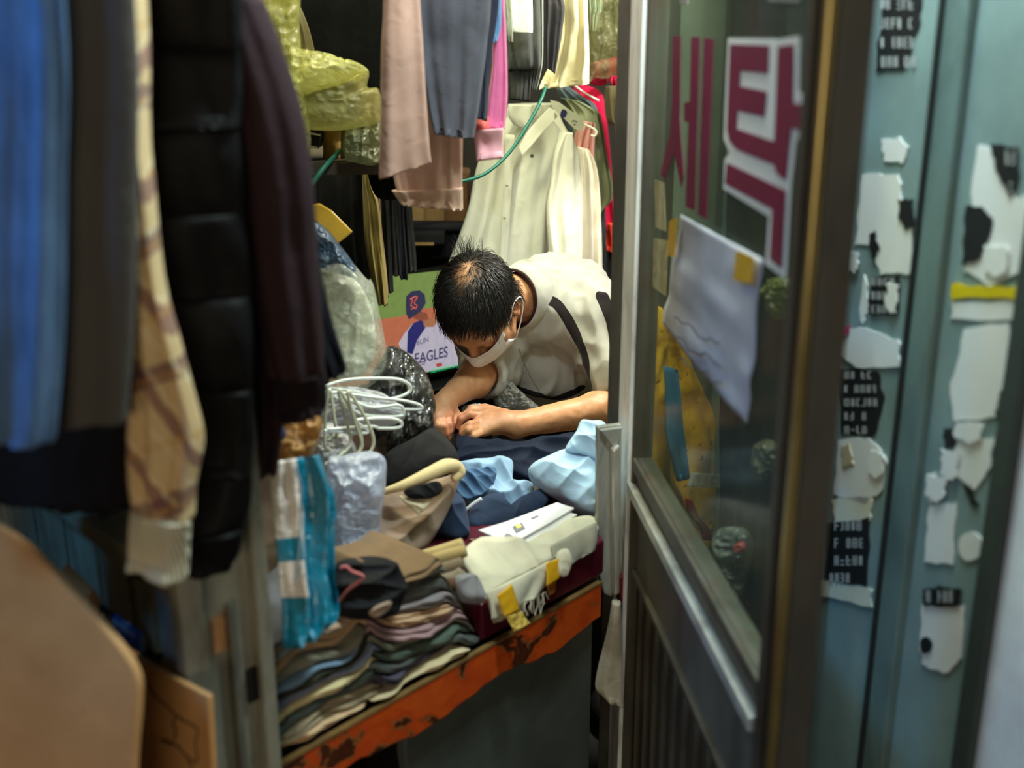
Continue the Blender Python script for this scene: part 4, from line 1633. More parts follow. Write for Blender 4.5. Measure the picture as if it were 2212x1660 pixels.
# ---- white shirts on the lower rail
M_ws_lit = fabric((246, 244, 232), .05, 700, .25, .8)
M_ws_shade = fabric((220, 220, 210), .06, 700, .25, .8)  # shirt white darkened for shaded parts; sleeve and collar keep the lit tone
ws = thing('white_shirt', P(1100, 600, 2.80), 'pale button-down shirt with pointed collar on a hanger behind the man', 'shirt')
wp = PLY(1120, 400, 2.94, 10)
loft('body', [((1098, 226), (1196, 222)), ((1088, 250), (1214, 262)), ((1058, 290), (1228, 310)), ((1030, 360), (1215, 380)), ((1012, 450), (1200, 450)), ((985, 530), (1195, 540)), ((968, 572), (1192, 605))], wp, .08, M_ws_shade, ws, seed=66, folds=3.2, amp=.010)
loft('sleeve', [((1214, 285), (1232, 285)), ((1198, 330), (1246, 330)), ((1190, 390), (1252, 380)), ((1180, 455), (1254, 450)), ((1186, 540), (1255, 540)), ((1188, 610), (1252, 610))], PLY(1220, 450, 2.87, 18), .07, M_ws_lit, ws, seed=67, folds=1.6, amp=.008)
cp = PLY(1165, 270, 2.875, 8)
patch('collar_leaf', [(1120, 318), (1140, 282), (1186, 232), (1196, 238), (1206, 252), (1176, 280), (1150, 312), (1128, 336)], cp, .004, M_ws_lit, ws, bevel=.001)
patch('collar_leaf', [(1196, 232), (1204, 244), (1226, 284), (1216, 288), (1196, 262)], cp, .004, M_ws_lit, ws, bevel=.001)
loft('collar_stand', [((1100, 226), (1150, 226)), ((1098, 250), (1150, 268)), ((1110, 270), (1146, 282))], PLY(1125, 250, 2.885, 8), .02, M_ws_shade, ws, seed=68, nr=12, folds=1, amp=.002)
loft('placket', [((1092, 290), (1112, 292)), ((1086, 420), (1104, 420)), ((1078, 560), (1096, 560)), ((1072, 640), (1090, 640))], PLY(1090, 420, 2.882, 8), .012, M_ws_shade, ws, seed=69, nr=20, folds=1, amp=.002)
for vv in (330, 400, 470):
    q = PLY(1090, 420, 2.87, 8).pt(1100 - (vv - 330) * .07, vv)
    MB().tube([q, q + np.array([0, -.004, 0])], .004, 10).build('button', plain((190, 186, 170), .4), ws, smooth=True)
q = cp.pt(1149, 337)
MB().box(q, AX, (.004, .003, .004)).build('collar_button', plain((50, 50, 40), .4), ws, bevel=.001)
card = thing('hanger_card', P(1235, 250, 2.72), 'white paper neck card with a blue emblem on the shirt hanger', 'card')
kp = PLY(1235, 250, 2.845, 14)
patch('card', [(1188, 216), (1206, 220), (1252, 252), (1262, 266), (1258, 284), (1240, 278), (1212, 250), (1196, 236)], kp, .0015, plain((196, 196, 180), .7), card)
patch('emblem', crs([(1215, 236), (1224, 241), (1221, 252), (1212, 254), (1210, 246)], 20, True).tolist(), kp, .0008, plain((44, 46, 96), .6), card, n=.0016)
ib = MB()
ib.tube([kp.pt(*q) + kp.N * .0022 for q in [(1234, 262), (1240, 260), (1246, 263)]], .0009, 5)
ib.tube([kp.pt(*q) + kp.N * .0022 for q in [(1238, 268), (1243, 269)]], .0009, 5)
ib.build('print', plain((90, 90, 86), .7), card)
hung('ivory_shirt', 'ivory shirt sleeve hanging right behind the button-down shirt', 'shirt',
     [((1250, 318), (1268, 322)), ((1248, 360), (1286, 360)), ((1248, 440), (1294, 430)), ((1250, 540), (1300, 540)), ((1250, 615), (1303, 615))], 2.95, .06, fabric((246, 238, 222), .05), yaw=14, top=None, seed=71, folds=2.4, amp=.010)
pks = thing('pink_shirt', P(1270, 340, 2.86), 'salmon pink shirt shoulder on a white wire hanger', 'shirt')
loft('shoulder', [((1262, 262), (1284, 266)), ((1246, 285), (1286, 282)), ((1240, 320), (1284, 340)), ((1240, 420), (1290, 430)), ((1240, 600), (1296, 600))], PLY(1270, 340, 2.98, 10), .04, fabric((204, 146, 136)), pks, seed=72)
MB().tube([P(*q, 2.93) for q in [(1215, 232), (1240, 258), (1278, 276), (1288, 285), (1284, 294), (1276, 292)]], .003, 8, n=30).build('hanger_wire', plain((226, 222, 200), .4), pks, smooth=True)
hung('sage_shirt', 'sage green short sleeve shirt between pink and red garments', 'shirt',
     [((1212, 212), (1250, 218)), ((1225, 232), (1290, 240)), ((1236, 260), (1300, 262)), ((1244, 340), (1312, 340)), ((1250, 420), (1325, 420)), ((1255, 470), (1300, 455))], 3.03, .06, fabric((140, 148, 116)), yaw=6, top=None, seed=73)
hung('slate_jacket', 'slate blue jacket collar peeking above the sage shirt', 'jacket',
     [((1200, 192), (1230, 188)), ((1210, 215), (1262, 210)), ((1220, 236), (1290, 236)), ((1230, 320), (1300, 320))], 3.09, .05, fabric((92, 104, 112)), top=None, seed=74)
rj = thing('red_jacket', P(1300, 545, 3.05), 'crimson red jacket with orange lower part on a white hanger', 'jacket')
rp_ = PLY(1300, 350, 3.14, 6)
loft('body', [((1236, 184), (1272, 186)), ((1240, 200), (1298, 200)), ((1250, 260), (1308, 240)), ((1270, 340), (1318, 330)), ((1285, 430), (1326, 420)), ((1296, 500), (1334, 490))], rp_, .06, fabric((206, 26, 72), .12), rj, seed=75, folds=2, amp=.006)
loft('lower', [((1296, 480), (1333, 478)), ((1304, 520), (1336, 516)), ((1306, 538), (1338, 548))], rp_, .06, fabric((240, 78, 50), .12), rj, seed=76, nr=14)
MB().tube([P(*q, 3.08) for q in [(1238, 182), (1262, 200), (1294, 218)]], .003, 8, n=20).build('hanger_wire', plain((226, 214, 206), .4), rj, smooth=True)
hung('bluegrey_trousers', 'thin blue-grey trouser edge beside the ivory sleeve', 'trousers',
     [((1292, 430), (1306, 430)), ((1296, 520), (1309, 520)), ((1298, 630), (1312, 630))], 3.05, .04, fabric((128, 134, 150)), top=None, seed=77)
hung('black_slacks', 'black slacks hanging below the red jacket hem', 'trousers',
     [((1296, 530), (1338, 535)), ((1300, 600), (1340, 600)), ((1302, 660), (1342, 660))], 3.14, .05, fabric((30, 30, 30)), top=None, seed=78)
t = NT('tweed')
v = t.coord()
wv = t.n('ShaderNodeTexWave', wave_type='BANDS', bands_direction='X')
wv.inputs['Scale'].default_value = 60
wv.inputs['Distortion'].default_value = 1.5
t.l(v, wv.inputs['Vector'])
n1 = t.noise(v, 300, 3)
t.l(t.ramp(t.math('MULTIPLY', wv.outputs['Fac'], n1), [(.15, lin((70, 60, 46))), (.55, lin((164, 148, 118)))]), t.b.inputs['Base Color'])
t.b.inputs['Roughness'].default_value = .95
twc, _ = hung('tweed_coat', 'brown tweed coat in the gap beside the far door stile', 'coat',
     [((1330, 262), (1368, 262)), ((1332, 350), (1370, 350)), ((1334, 480), (1372, 480)), ((1336, 620), (1374, 620)), ((1336, 680), (1374, 680))], 2.95, .06, t.m, top=None, seed=79)
hung('striped_bundle', 'dark striped cloth bundle above the tweed coat', 'cloth',
     [((1308, 188), (1380, 180)), ((1306, 215), (1384, 215)), ((1310, 256), (1384, 250)), ((1322, 270), (1380, 268))], 2.98, .08, fabric((92, 82, 58), .4), top=None, seed=80)
MB().tube([P(*q, 2.90) for q in [(1352, 316), (1344, 316), (1339, 326), (1346, 333), (1346, 342), (1352, 350)]], .0022, 8, n=30).build('wire_hook', plain((236, 226, 200), .4), twc, smooth=True, label='small white wire hook')
# green hose
gh = MB()
gh.tube([P(640, 430, 1.95), P(670, 402, 1.98), P(700, 362, 2.0), P(735, 325, 2.05)], .0045, 8, n=30)
gh.build('green_hose', plain((26, 92, 76), .45, spec=.3), smooth=True, label='short length of green tubing at the left below the parcels', cat='hose')
gh = MB()
gh.tube([P(960, 396, 2.30), P(1000, 392, 2.30), P(1050, 374, 2.33), P(1100, 330, 2.38), P(1140, 270, 2.42), P(1168, 218, 2.46), P(1178, 190, 2.5)], .0038, 8, n=60)
gh.build('green_hose', plain((26, 92, 76), .45, spec=.3), smooth=True, label='green tubing curving across in front of the white shirts', cat='hose')

# ---- trousers hanging at mid left
hung('black_trousers', 'wide black trousers hanging under the shelf of parcels', 'trousers',
     [((668, 360), (790, 360)), ((668, 450), (792, 450)), ((680, 540), (796, 540)), ((700, 600), (800, 606)), ((720, 640), (800, 640))], 2.55, .06, fabric((22, 21, 22)), top=1.40, seed=82, folds=4, amp=.010)
kh = thing('khaki_trousers', P(820, 658, 2.50), 'khaki trousers leg hanging in front of the television', 'trousers')
kpl = PLY(815, 500, 2.48, 5)
loft('leg', [((782, 380), (800, 380)), ((784, 440), (818, 440)), ((788, 520), (826, 520)), ((800, 600), (836, 600)), ((814, 655), (838, 657))], kpl, .045, fabric((152, 134, 78)), kh, top=1.40, seed=83, folds=2, amp=.007)
loft('leg', [((800, 400), (820, 400)), ((808, 480), (824, 480)), ((818, 570), (834, 570)), ((828, 640), (840, 640))], PLY(815, 500, 2.53, 5), .035, fabric((158, 118, 92)), kh, top=1.40, seed=84)
for i, (x0, x1, vb, lab) in enumerate([(824, 842, 628, 'black trousers leg next to the khaki trousers'), (838, 858, 592, 'second black trousers leg from the khaki trousers'), (852, 874, 600, 'third black trousers leg from the khaki trousers'), (868, 892, 585, 'fourth black trousers leg from the khaki trousers')]):
    hung('black_slacks', lab, 'trousers', [((x0, 400), (x1 - 4, 400)), ((x0 + 2, 480), (x1, 480)), ((x0 + 6, vb - 40), (x1 + 6, vb - 40)), ((x0 + 12, vb), (x1 + 8, vb + 2))],
         2.56 + .03 * i, .045, fabric([(32, 32, 34), (36, 36, 38), (30, 32, 40), (40, 40, 42)][i]), top=1.40, seed=86 + i, folds=1.5, amp=.005, group='dark slacks beside the khaki trousers')
heap('black_pouch', [(796, 352), (850, 350), (905, 372), (915, 420), (870, 432), (812, 424)], PLY(850, 390, 2.42, 0, 0), .03, .03, fabric((20, 20, 20)), amp=.01, sc=14, seed=92, label='black cloth pouch hanging beside the pink trousers hem', cat='pouch')
# shelf with folded cloth at the back
sh = MB()
sh.box((-.13, 3.2, P(930, 486, 3.05)[2] - .008), AX, (.22, .17, .008))
shelf = sh.build('back_shelf', plain((96, 70, 40), .6, var=.3), label='wooden back shelf holding folded tan cloth', cat='shelf')
for i, (x0, x1, v0, v1) in enumerate([(866, 918, 440, 484), (914, 962, 436, 476), (958, 1012, 380, 472)]):
    p0, p1 = P(x0, v1, 3.05), P(x1, v0, 3.05)
    zb = P(930, 486, 3.05)[2]
    b = MB()
    b.box(((p0[0] + p1[0]) / 2, 3.15, (zb + p1[2]) / 2), AX, ((p1[0] - p0[0]) / 2 - .002, .10, (p1[2] - zb) / 2))
    b.build('folded_cloth', fabric([(150, 122, 80), (142, 112, 72), (120, 88, 58)][i]), bevel=.008, label=['left folded tan cloth on the back shelf', 'middle folded tan cloth on the back shelf', 'right folded brown cloth on the back shelf'][i], cat='cloth', group='folded cloths on the back shelf')
for i, (x0, x1, v0, v1, dy) in enumerate([(878, 1000, 486, 500, 0), (884, 960, 502, 530, -.04), (930, 1000, 504, 560, .02)]):
    p0, p1 = P(x0, v1, 2.98 + dy), P(x1, v0, 2.98 + dy)
    b = MB()
    b.box(((p0[0] + p1[0]) / 2, 3.05 + dy, (p0[2] + p1[2]) / 2), AX, ((p1[0] - p0[0]) / 2, .07, (p1[2] - p0[2]) / 2))
    b.build('folded_cloth', fabric([(38, 38, 42), (32, 32, 34), (28, 28, 30)][i]), bevel=.006, label=['long dark folded cloth under the back shelf', 'small black folded cloth with tan edge under the shelf', 'black folded cloth right behind the hair tuft'][i], cat='cloth')
p0 = P(885, 527, 2.86)
MB().box(p0 + XU * .03, AX, (.032, .004, .003)).build('tan_tape', plain((150, 120, 70), .6), label='thin tan tape edge below the small black cloth', cat='tape')

# ================================================================== PARCELS IN YELLOW PLASTIC
zsh = P(760, 352, 2.02)[2]
sh = MB()
sh.box((-.42, 2.22, zsh - .012), AX, (.27, .19, .010))
sh.build('parcel_shelf', plain((60, 52, 40), .7), label='dark shelf board under the yellow plastic parcels', cat='shelf')
M_yf = film((204, 202, 124), .44, .10, 40, trans=.22)
M_yf2 = film((190, 186, 120), .55, .12, 34, trans=.25)
heap('plastic_parcel', [(520, -80), (640, -80), (646, 60), (648, 150), (600, 215), (540, 160)], PLY(600, 60, 2.02, 0), .03, .05, M_yf, amp=.03, sc=13, sharp=True, seed=101, label='tall crumpled yellow plastic bag at the top left', cat='bag', group='yellow plastic parcels')
heap('plastic_parcel', [(600, 108), (650, 108), (720, 126), (788, 146), (790, 160), (740, 175), (640, 200), (606, 200)], PLY(690, 150, 1.98, 0, 40), .02, .03, M_yf, amp=.018, sc=16, sharp=True, seed=102, label='flat yellow plastic flap lying over the parcels', cat='bag', group='yellow plastic parcels')
heap('plastic_parcel', [(632, 180), (700, 160), (790, 150), (792, 188), (818, 196), (822, 262), (760, 280), (660, 278), (636, 240)], PLY(730, 220, 2.02, 0), .05, .10, M_yf2, amp=.014, sc=12, sharp=True, seed=103, label='big blocky yellow plastic parcel in the middle of the shelf', cat='bag', group='yellow plastic parcels')
heap('plastic_parcel', [(612, 150), (650, 180), (668, 280), (665, 350), (640, 345), (618, 260)], PLY(640, 250, 1.96, 0), .03, .05, M_yf, amp=.03, sc=22, sharp=True, seed=104, label='narrow shiny yellow plastic bundle beside the maroon sleeve', cat='bag', group='yellow plastic parcels')
heap('parcel_core', [(560, 0), (640, 0), (644, 120), (650, 190), (780, 175), (785, 270), (660, 276), (610, 180)], PLY(690, 200, 2.12, 0), .03, .06, fabric((96, 88, 48), .5), amp=.02, sc=12, seed=105, label='mustard cloth showing through the yellow plastic parcels', cat='cloth')
heap('crumpled_pack', [(752, 276), (822, 262), (822, 350), (770, 352), (745, 340)], PLY(785, 315, 2.03, 0), .04, .06, film((150, 156, 120), .8, .25, 40), amp=.022, sc=26, sharp=True, seed=106, label='crumpled grey-green plastic pack at the lower right of the shelf', cat='bag')
b = MB()
b.prism([P(*q, 2.06) for q in [(660, 284), (694, 288), (688, 322), (656, 318)]], YU * .08)
bb = b.build('black_box', plain((22, 20, 20), .5), bevel=.003, label='small black box with white lines under the big parcel', cat='box')
lb = MB()
lb.prism([P(*q, 2.058) for q in [(664, 285), (692, 291), (691, 294), (664, 289)]], YU * .004)
lb.prism([P(*q, 2.058) for q in [(658, 312), (686, 318), (685, 321), (658, 316)]], YU * .004)
lb.build('white_line', plain((220, 220, 210), .5), bb)
for i, (x, r) in enumerate(((716, .016), (742, .014))):
    b = MB()
    b.tube([P(x, 352, 2.10 + .02 * i), P(x + 2, 282, 2.10 + .02 * i)], r, 18)
    b.build('cloth_roll', fabric([(140, 112, 56), (120, 100, 52)][i]), smooth=True, label=['left tan cloth roll under the big yellow parcel', 'right olive cloth roll under the big yellow parcel'][i], cat='roll')

# ================================================================== TELEVISION
tv = thing('television', P(930, 860, 2.78), 'flat television showing a baseball player in a jersey and cap', 'television')
SL, SRt = P(800, 812, 2.66), P(1105, 752, 2.96)
yawtv = math.degrees(math.atan2(SRt[1] - SL[1], SRt[0] - SL[0]))
TP = PLY(920, 790, 2.775, yawtv, -3)


def tvp(out, n, name, mat, parent=tv):
    return patch(name, out, TP, .0004, mat, parent, n=n)


def emis(c, e=.9):
    key = ('e', c, e)
    if key not in MC:
        t = NT('screen_colour')
        v = t.coord()
        n1 = t.noise(v, 60, 4)
        col = t.ramp(n1, [(.3, tuple(x * .85 for x in lin(c)[:3]) + (1,)), (.7, lin(c))])
        t.l(col, t.b.inputs['Emission Color'])
        t.b.inputs['Emission Strength'].default_value = e
        t.b.inputs['Base Color'].default_value = (0.01, .01, .01, 1)
        t.b.inputs['Roughness'].default_value = .3
        MC[key] = t.m
    return MC[key]


a0, b0 = TP.ab(700, 640)
a1, b1 = TP.ab(1085, 560)
bbot = TP.ab(905, 842)[1]
bbot = max(bbot, (BZ + .03 - TP.p[2]) / TP.V[2])
btop = TP.ab(900, 592)[1]
bs = TP.ab(905, 803)[1]
m = MB()
m.box(TP.at((a0 + a1) / 2, (bbot + btop) / 2, -.022), (TP.W, TP.N, TP.V), ((a1 - a0) / 2, .02, (btop - bbot) / 2))
m.build('housing', plain((14, 14, 15), .25), tv, bevel=.005)
pz = TP.at((a0 + a1) / 2, bbot, -.02)
m = MB()
m.box((pz[0], pz[1], (pz[2] + BZ) / 2), AX, (.03, .02, max((pz[2] - BZ) / 2, .005)))
m.box((pz[0], pz[1], BZ + .006), AX, (.13, .08, .005))
m.build('stand', plain((14, 14, 15), .3), tv, bevel=.002)


def tva(x0, x1, y0, y1, n, name, mat):
    return MB().box(TP.at((x0 + x1) / 2, (y0 + y1) / 2, n), (TP.W, TP.N, TP.V), ((x1 - x0) / 2, .0006, (y1 - y0) / 2)).build(name, mat, tv)


bm_ = TP.ab(905, 672)[1]
tva(a0 + .01, a1 - .01, bs, btop - .008, .0, 'screen', emis((206, 118, 84), .75))
tvp([(816, 600), (990, 580), (1060, 575), (1040, 655), (900, 668), (870, 683), (820, 690), (700, 705), (700, 615)], .0008, 'picture_grass', emis((136, 164, 84), .7))
tvp([(872, 722), (890, 700), (918, 690), (955, 690), (985, 720), (1005, 770), (1006, 786), (900, 808), (878, 795), (868, 762), (860, 742)], .0014, 'picture_jersey', emis((206, 200, 214), .75))
tvp([(880, 716), (892, 698), (914, 688), (918, 708), (900, 735), (890, 765), (878, 762)], .0019, 'picture_sleeve', emis((48, 48, 128), .6))
tvp([(886, 668), (920, 676), (925, 690), (912, 694), (893, 688)], .0022, 'picture_neck', emis((170, 92, 66), .6))
tvp([(912, 690), (935, 686), (944, 694), (935, 706), (915, 706)], .0022, 'picture_arm', emis((206, 138, 96), .6))
tvp([(875, 660), (876, 640), (888, 629), (905, 627), (916, 636), (918, 655), (908, 672), (882, 690), (876, 678)], .0026, 'picture_cap', emis((52, 58, 96), .6))
cap = MB()
for path in ([(884, 646), (896, 640), (900, 643)], [(890, 645), (886, 660), (894, 664), (886, 668)], [(900, 641), (893, 654), (899, 660), (895, 668)]):
    cap.tube([TP.pt(*q) + TP.N * .0034 for q in path], .0014, 5, n=14)
cap.build('picture_cap_emblem', emis((226, 92, 70), .9), tv, smooth=True)


def text_mesh(s, name, p, ax, up, size, mat, parent, ext=.0003, shear=0, sx=1.0):
    cu = bpy.data.curves.new(name, 'FONT')
    cu.body = s
    cu.size = 1
    cu.offset = .012
    cu.align_x = 'CENTER'
    o = bpy.data.objects.new(name, cu)
    COL.objects.link(o)
    dg = bpy.context.evaluated_depsgraph_get()
    me = bpy.data.meshes.new_from_object(o.evaluated_get(dg))
    V = np.array([v_.co[:] for v_ in me.vertices])
    F = [list(p_.vertices) for p_ in me.polygons]
    bpy.data.objects.remove(o)
    ax, up = np.array(ax, float), np.array(up, float)
    Vw = np.array(p) + np.outer(V[:, 0] * size * sx, ax) + np.outer(V[:, 1] * size, up)
    return mk(name, Vw, F, mat, parent, smooth=False)


pe = TP.pt(930, 778) + TP.N * .003
text_mesh('EAGLES', 'picture_lettering', pe, TP.W * 1.0, TP.V, .040, emis((60, 52, 110), .6), tv, sx=.80)
text_mesh('6UN', 'picture_player_name', TP.pt(912, 742) + TP.N * .003, TP.W * .95 + TP.V * .1, TP.V, .020, emis((110, 104, 150), .6), tv)
tvp([(898, 783), (916, 779), (916, 787), (898, 791)], .0030, 'picture_patch', emis((90, 84, 130), .6))
tvp([(900, 785), (914, 781.5), (914, 785.5), (900, 789)], .0036, 'picture_patch_field', emis((206, 200, 214), .7))
tvp([(940, 786), (952, 783), (954, 790), (942, 793)], .0030, 'picture_red_mark', emis((206, 74, 66), .7))
text_mesh('▸ 1021053.0vs1.0 (10 3.0)', 'ticker_text', TP.pt(966, 797) + TP.N * .003, TP.W, TP.V, .0150, emis((40, 220, 130), .9), tv, sx=.85)
text_mesh('LG', 'brand_mark', TP.pt(913, 802) + TP.N * .002, TP.W, TP.V, .008, plain((170, 170, 160), .4), tv)
# behind/under the television: small clutter on the bench
MB().box(P(935, 850, 2.60), (np.array([.9, .42, 0]), np.array([-.42, .9, 0]), ZU), (.07, .008, .003)).build('yellow_ruler', plain((190, 160, 40), .4), label='yellow ruler lying below the television', cat='ruler')
heap('paper_scraps', [(1000, 880), (1040, 876), (1060, 884), (1030, 900), (1002, 898)], PLY(1030, 888, 2.26, 0, 60), .01, .01, plain((200, 204, 206), .8, var=.2), amp=.008, sc=40, sharp=True, seed=111, label='crumpled paper scraps between the man hands', cat='paper')
heap('dark_cloth', [(930, 850), (1010, 840), (1060, 850), (1080, 880), (1000, 905), (940, 890)], PLY(1000, 870, 2.38, 0, 55), .02, .05, fabric((24, 24, 26)), amp=.012, sc=20, seed=112, label='black cloth on the bench behind the man right hand', cat='cloth')
heap('grey_plastic_bag', [(1062, 842), (1075, 812), (1100, 822), (1125, 850), (1165, 882), (1150, 900), (1100, 896), (1072, 880)], PLY(1110, 860, 2.36, 0, 40), .03, .04, film((150, 152, 142), .78, .3, 40), amp=.014, sc=24, sharp=True, seed=113, label='crumpled grey plastic bag in the lap of the man', cat='bag')
for i, (x0, y0, x1, y1) in enumerate([(1035, 838, 1078, 820), (1030, 850, 1080, 838)]):
    b = MB()
    b.tube([P(x0, y0, 2.44), P(x1, y1, 2.52)], .004, 8)
    b.build('pencil', plain([(60, 110, 150), (150, 130, 50)][i], .4), smooth=True, label=['blue pencil below the man chest', 'yellow pencil below the man chest'][i], cat='pencil')

# ================================================================== BENCH CLUTTER
# stacked folded trousers along the front of the bench
rg = random.Random(12)
SU = lambda u, v: None


def fold_item(s0, s1, prof_bot, th, depth, mat, seed, nlip=2, set_back=0.0, label=None):
    """one folded garment: rounded fold edges in front, draped over what lies below"""
    NS = 46
    S_ = np.linspace(s0, s1, NS)
    r0 = random.Random(seed)
    ph = r0.uniform(0, 6)
    taper = np.minimum(1, np.minimum((S_ - s0), (s1 - S_)) / .018) ** .5
    taper = np.clip(taper, .25, 1)
    thk = th * (1 + .38 * np.sin(S_ * 17 + ph) + .25 * np.sin(S_ * 39 + ph * 2)) * taper
    bot = prof_bot(S_)
    ring = []
    # cross-section going: front lips from bottom to top, then back
    nl = nlip
    for k in range(nl):
        for a in np.linspace(-1.45, 1.45, 7):
            ring.append((-.006 * math.cos(a) - .003 * ((k * 7 + seed) % 3), (k + .5 + .5 * math.sin(a)) / nl))
    ring += [(depth * .5, 1.0), (depth, .9), (depth, .1), (depth * .5, 0.0)]
    ring = np.array(ring)
    V = []
    for i, s in enumerate(S_):
        wob = .005 * math.sin(s * 30 + ph) + .003 * math.sin(s * 71 + ph * 3) + set_back + .010 * (1 - taper[i])
        for (n, h) in ring:
            hh = bot[i] + thk[i] * h
            V.append(bench_pt(s, n + wob + .012 + .0015 * math.sin(s * 140 + h * 9 + ph), hh))
    m_ = len(ring)
    F = []
    for i in range(NS - 1):
        for k in range(m_):
            F.append((i * m_ + k, i * m_ + (k + 1) % m_, (i + 1) * m_ + (k + 1) % m_, (i + 1) * m_ + k))
    F.append(list(range(m_)))
    F.append([(NS - 1) * m_ + k for k in range(m_)][::-1])
    top = lambda x: np.interp(x, S_, bot + thk, left=-1, right=-1)
    o = mk('folded_trousers', V, F, mat, label=label, cat='trousers', group='folded trousers stacked on the bench')
    return top


cols = [('tan', (150, 126, 96)), ('grey', (104, 104, 104)), ('charcoal', (62, 64, 66)), ('taupe', (128, 108, 92)), ('slate blue', (92, 106, 120)), ('black', (38, 36, 36)),
        ('mauve', (130, 100, 96)), ('olive grey', (96, 96, 82)), ('beige', (172, 148, 112)), ('brown', (98, 72, 54)), ('dark green-grey', (66, 72, 68)), ('light grey', (140, 140, 136))]
GRID = np.linspace(-.10, .50, 400)
height = np.full(400, BZ + .006)
TARGET = np.interp(GRID, [-.10, .03, .12, .20, .30, .34, .40], [.165, .172, .170, .165, .165, .140, 0.0]) + BZ
seq = []
lay = 0
ordn = ['lowest', 'second lowest', 'third', 'fourth', 'fifth', 'sixth', 'seventh', 'eighth', 'ninth', 'tenth', 'eleventh', 'twelfth', 'thirteenth', 'fourteenth', 'fifteenth', 'sixteenth', 'seventeenth', 'eighteenth', 'nineteenth', 'twentieth']
cnt = {'left': 0, 'right': 0}
pal = {'left': [8, 3, 2, 8, 4, 5, 4, 7, 0, 1, 3, 2, 9, 5, 9, 5], 'right': [8, 2, 10, 10, 7, 6, 0, 1, 2, 7, 1, 9, 5, 2, 5, 2]}
for row in range(20):
    for side, (c0, c1) in (('left', (-.085, .145)), ('right', (.105, .345))):
        s0 = c0 + rg.uniform(-.008, .022)
        s1 = c1 - rg.uniform(0, .05) - (.004 * row if side == 'right' else 0)
        th = rg.uniform(.0075, .0150)
        mid = (s0 + s1) / 2
        hm = np.interp(mid, GRID, height)
        tg = np.interp(mid, GRID, TARGET)
        if hm + th * .6 > tg:
            continue
        hs = height.copy()
        # cloth is stiff: smooth the support
        ker = np.ones(25) / 25
        sup = np.maximum(hs, np.convolve(np.pad(hs, 12, 'edge'), ker, 'valid'))
        prof = lambda x, sup=sup: np.interp(x, GRID, sup) + .0022
        cn, cc = cols[pal[side][cnt[side] % 16]]
        jit = tuple(int(min(235, max(8, q * 1.22 + rg.uniform(-8, 8)))) for q in cc)
        k = cnt[side]
        cnt[side] += 1
        top = fold_item(s0, s1, prof, th, max(.06, .20 - .006 * row), fabric(jit, .22), 300 + row * 2 + (side == 'right'), nlip=rg.choice([1, 2, 2, 3]), set_back=rg.uniform(0, .010) + .0015 * row,
                        label=f'{cn} folded trousers, {ordn[k]} from the bottom of the {side} bench stack')
        tv_ = top(GRID)
        height = np.maximum(height, tv_)
HTOP = lambda s: float(np.interp(s, GRID, height))

# things lying on the stack
FP = PL(bench_pt(.15, .03, BZ + .16), math.degrees(math.atan2(D[1], D[0])), 35)
heap('fabric_pouch', [(722, 1225), (760, 1205), (830, 1205), (866, 1240), (872, 1290), (850, 1330), (790, 1340), (735, 1330), (716, 1290)], PLY(790, 1275, 1.36, 40, 30), .030, .03, fabric((28, 27, 30), .2, 400, .3, .7), amp=.012, sc=18, seed=121, label='black fabric pouch lying on the folded trousers', cat='pouch')
heap('flesh_lining', [(795, 1320), (822, 1298), (846, 1290), (842, 1315), (812, 1335)], PLY(820, 1310, 1.335, 40, 30), .008, .008, fabric((164, 140, 122)), amp=.005, sc=40, seed=122, label='small beige lining flap poking from the black pouch', cat='cloth')
b = MB()
b.tube([P(*q, 1.32) for q in [(733, 1300), (752, 1275), (785, 1248), (760, 1235), (748, 1225), (735, 1228)]], .0022, 8, n=40)
b.build('pink_ribbon', fabric((190, 110, 110)), smooth=True, label='thin pink ribbon loop beside the teal bag', cat='ribbon')
strs = [[(850, 1232), (890, 1215), (950, 1195), (1000, 1175)], [(856, 1243), (900, 1228), (960, 1205), (1006, 1190)], [(870, 1260), (910, 1250), (960, 1230), (1000, 1215)], [(880, 1275), (930, 1262), (980, 1250), (1000, 1235)], [(862, 1285), (905, 1278), (950, 1268), (990, 1262)]]
for i, s in enumerate(strs):
    q = [P(u, v_, 1.55 - .012 * i) for u, v_ in s]
    b = MB()
    b.tube(q, [.010, .013, .012, .009], 10, n=24)
    b.build('rolled_belt', fabric([(170, 148, 100), (160, 138, 92), (120, 104, 84), (128, 116, 98), (84, 58, 48)][i], .25), smooth=True,
            label=['uppermost beige rolled strip left of the white pad', 'second beige rolled strip left of the white pad', 'taupe rolled strip left of the white pad', 'pale taupe rolled strip above the grey folds', 'dark brown rolled strip above the grey folds'][i], cat='cloth', group='rolled strips beside the white pad')
heap('taupe_fold', [(870, 1230), (940, 1205), (1010, 1180), (1012, 1230), (990, 1262), (900, 1275), (872, 1262)], PLY(940, 1240, 1.585, 30, 40), .012, .03, fabric((120, 106, 88)), amp=.008, sc=30, seed=124, label='taupe cloth under the rolled strips', cat='cloth')
heap('grey_sock', [(985, 1245), (1020, 1240), (1040, 1262), (1046, 1300), (1010, 1300), (990, 1280)], PLY(1018, 1272, 1.50, 35, 40), .014, .03, fabric((124, 122, 126)), amp=.006, sc=26, seed=125, label='light grey folded cloth at the left end of the white pad', cat='cloth')

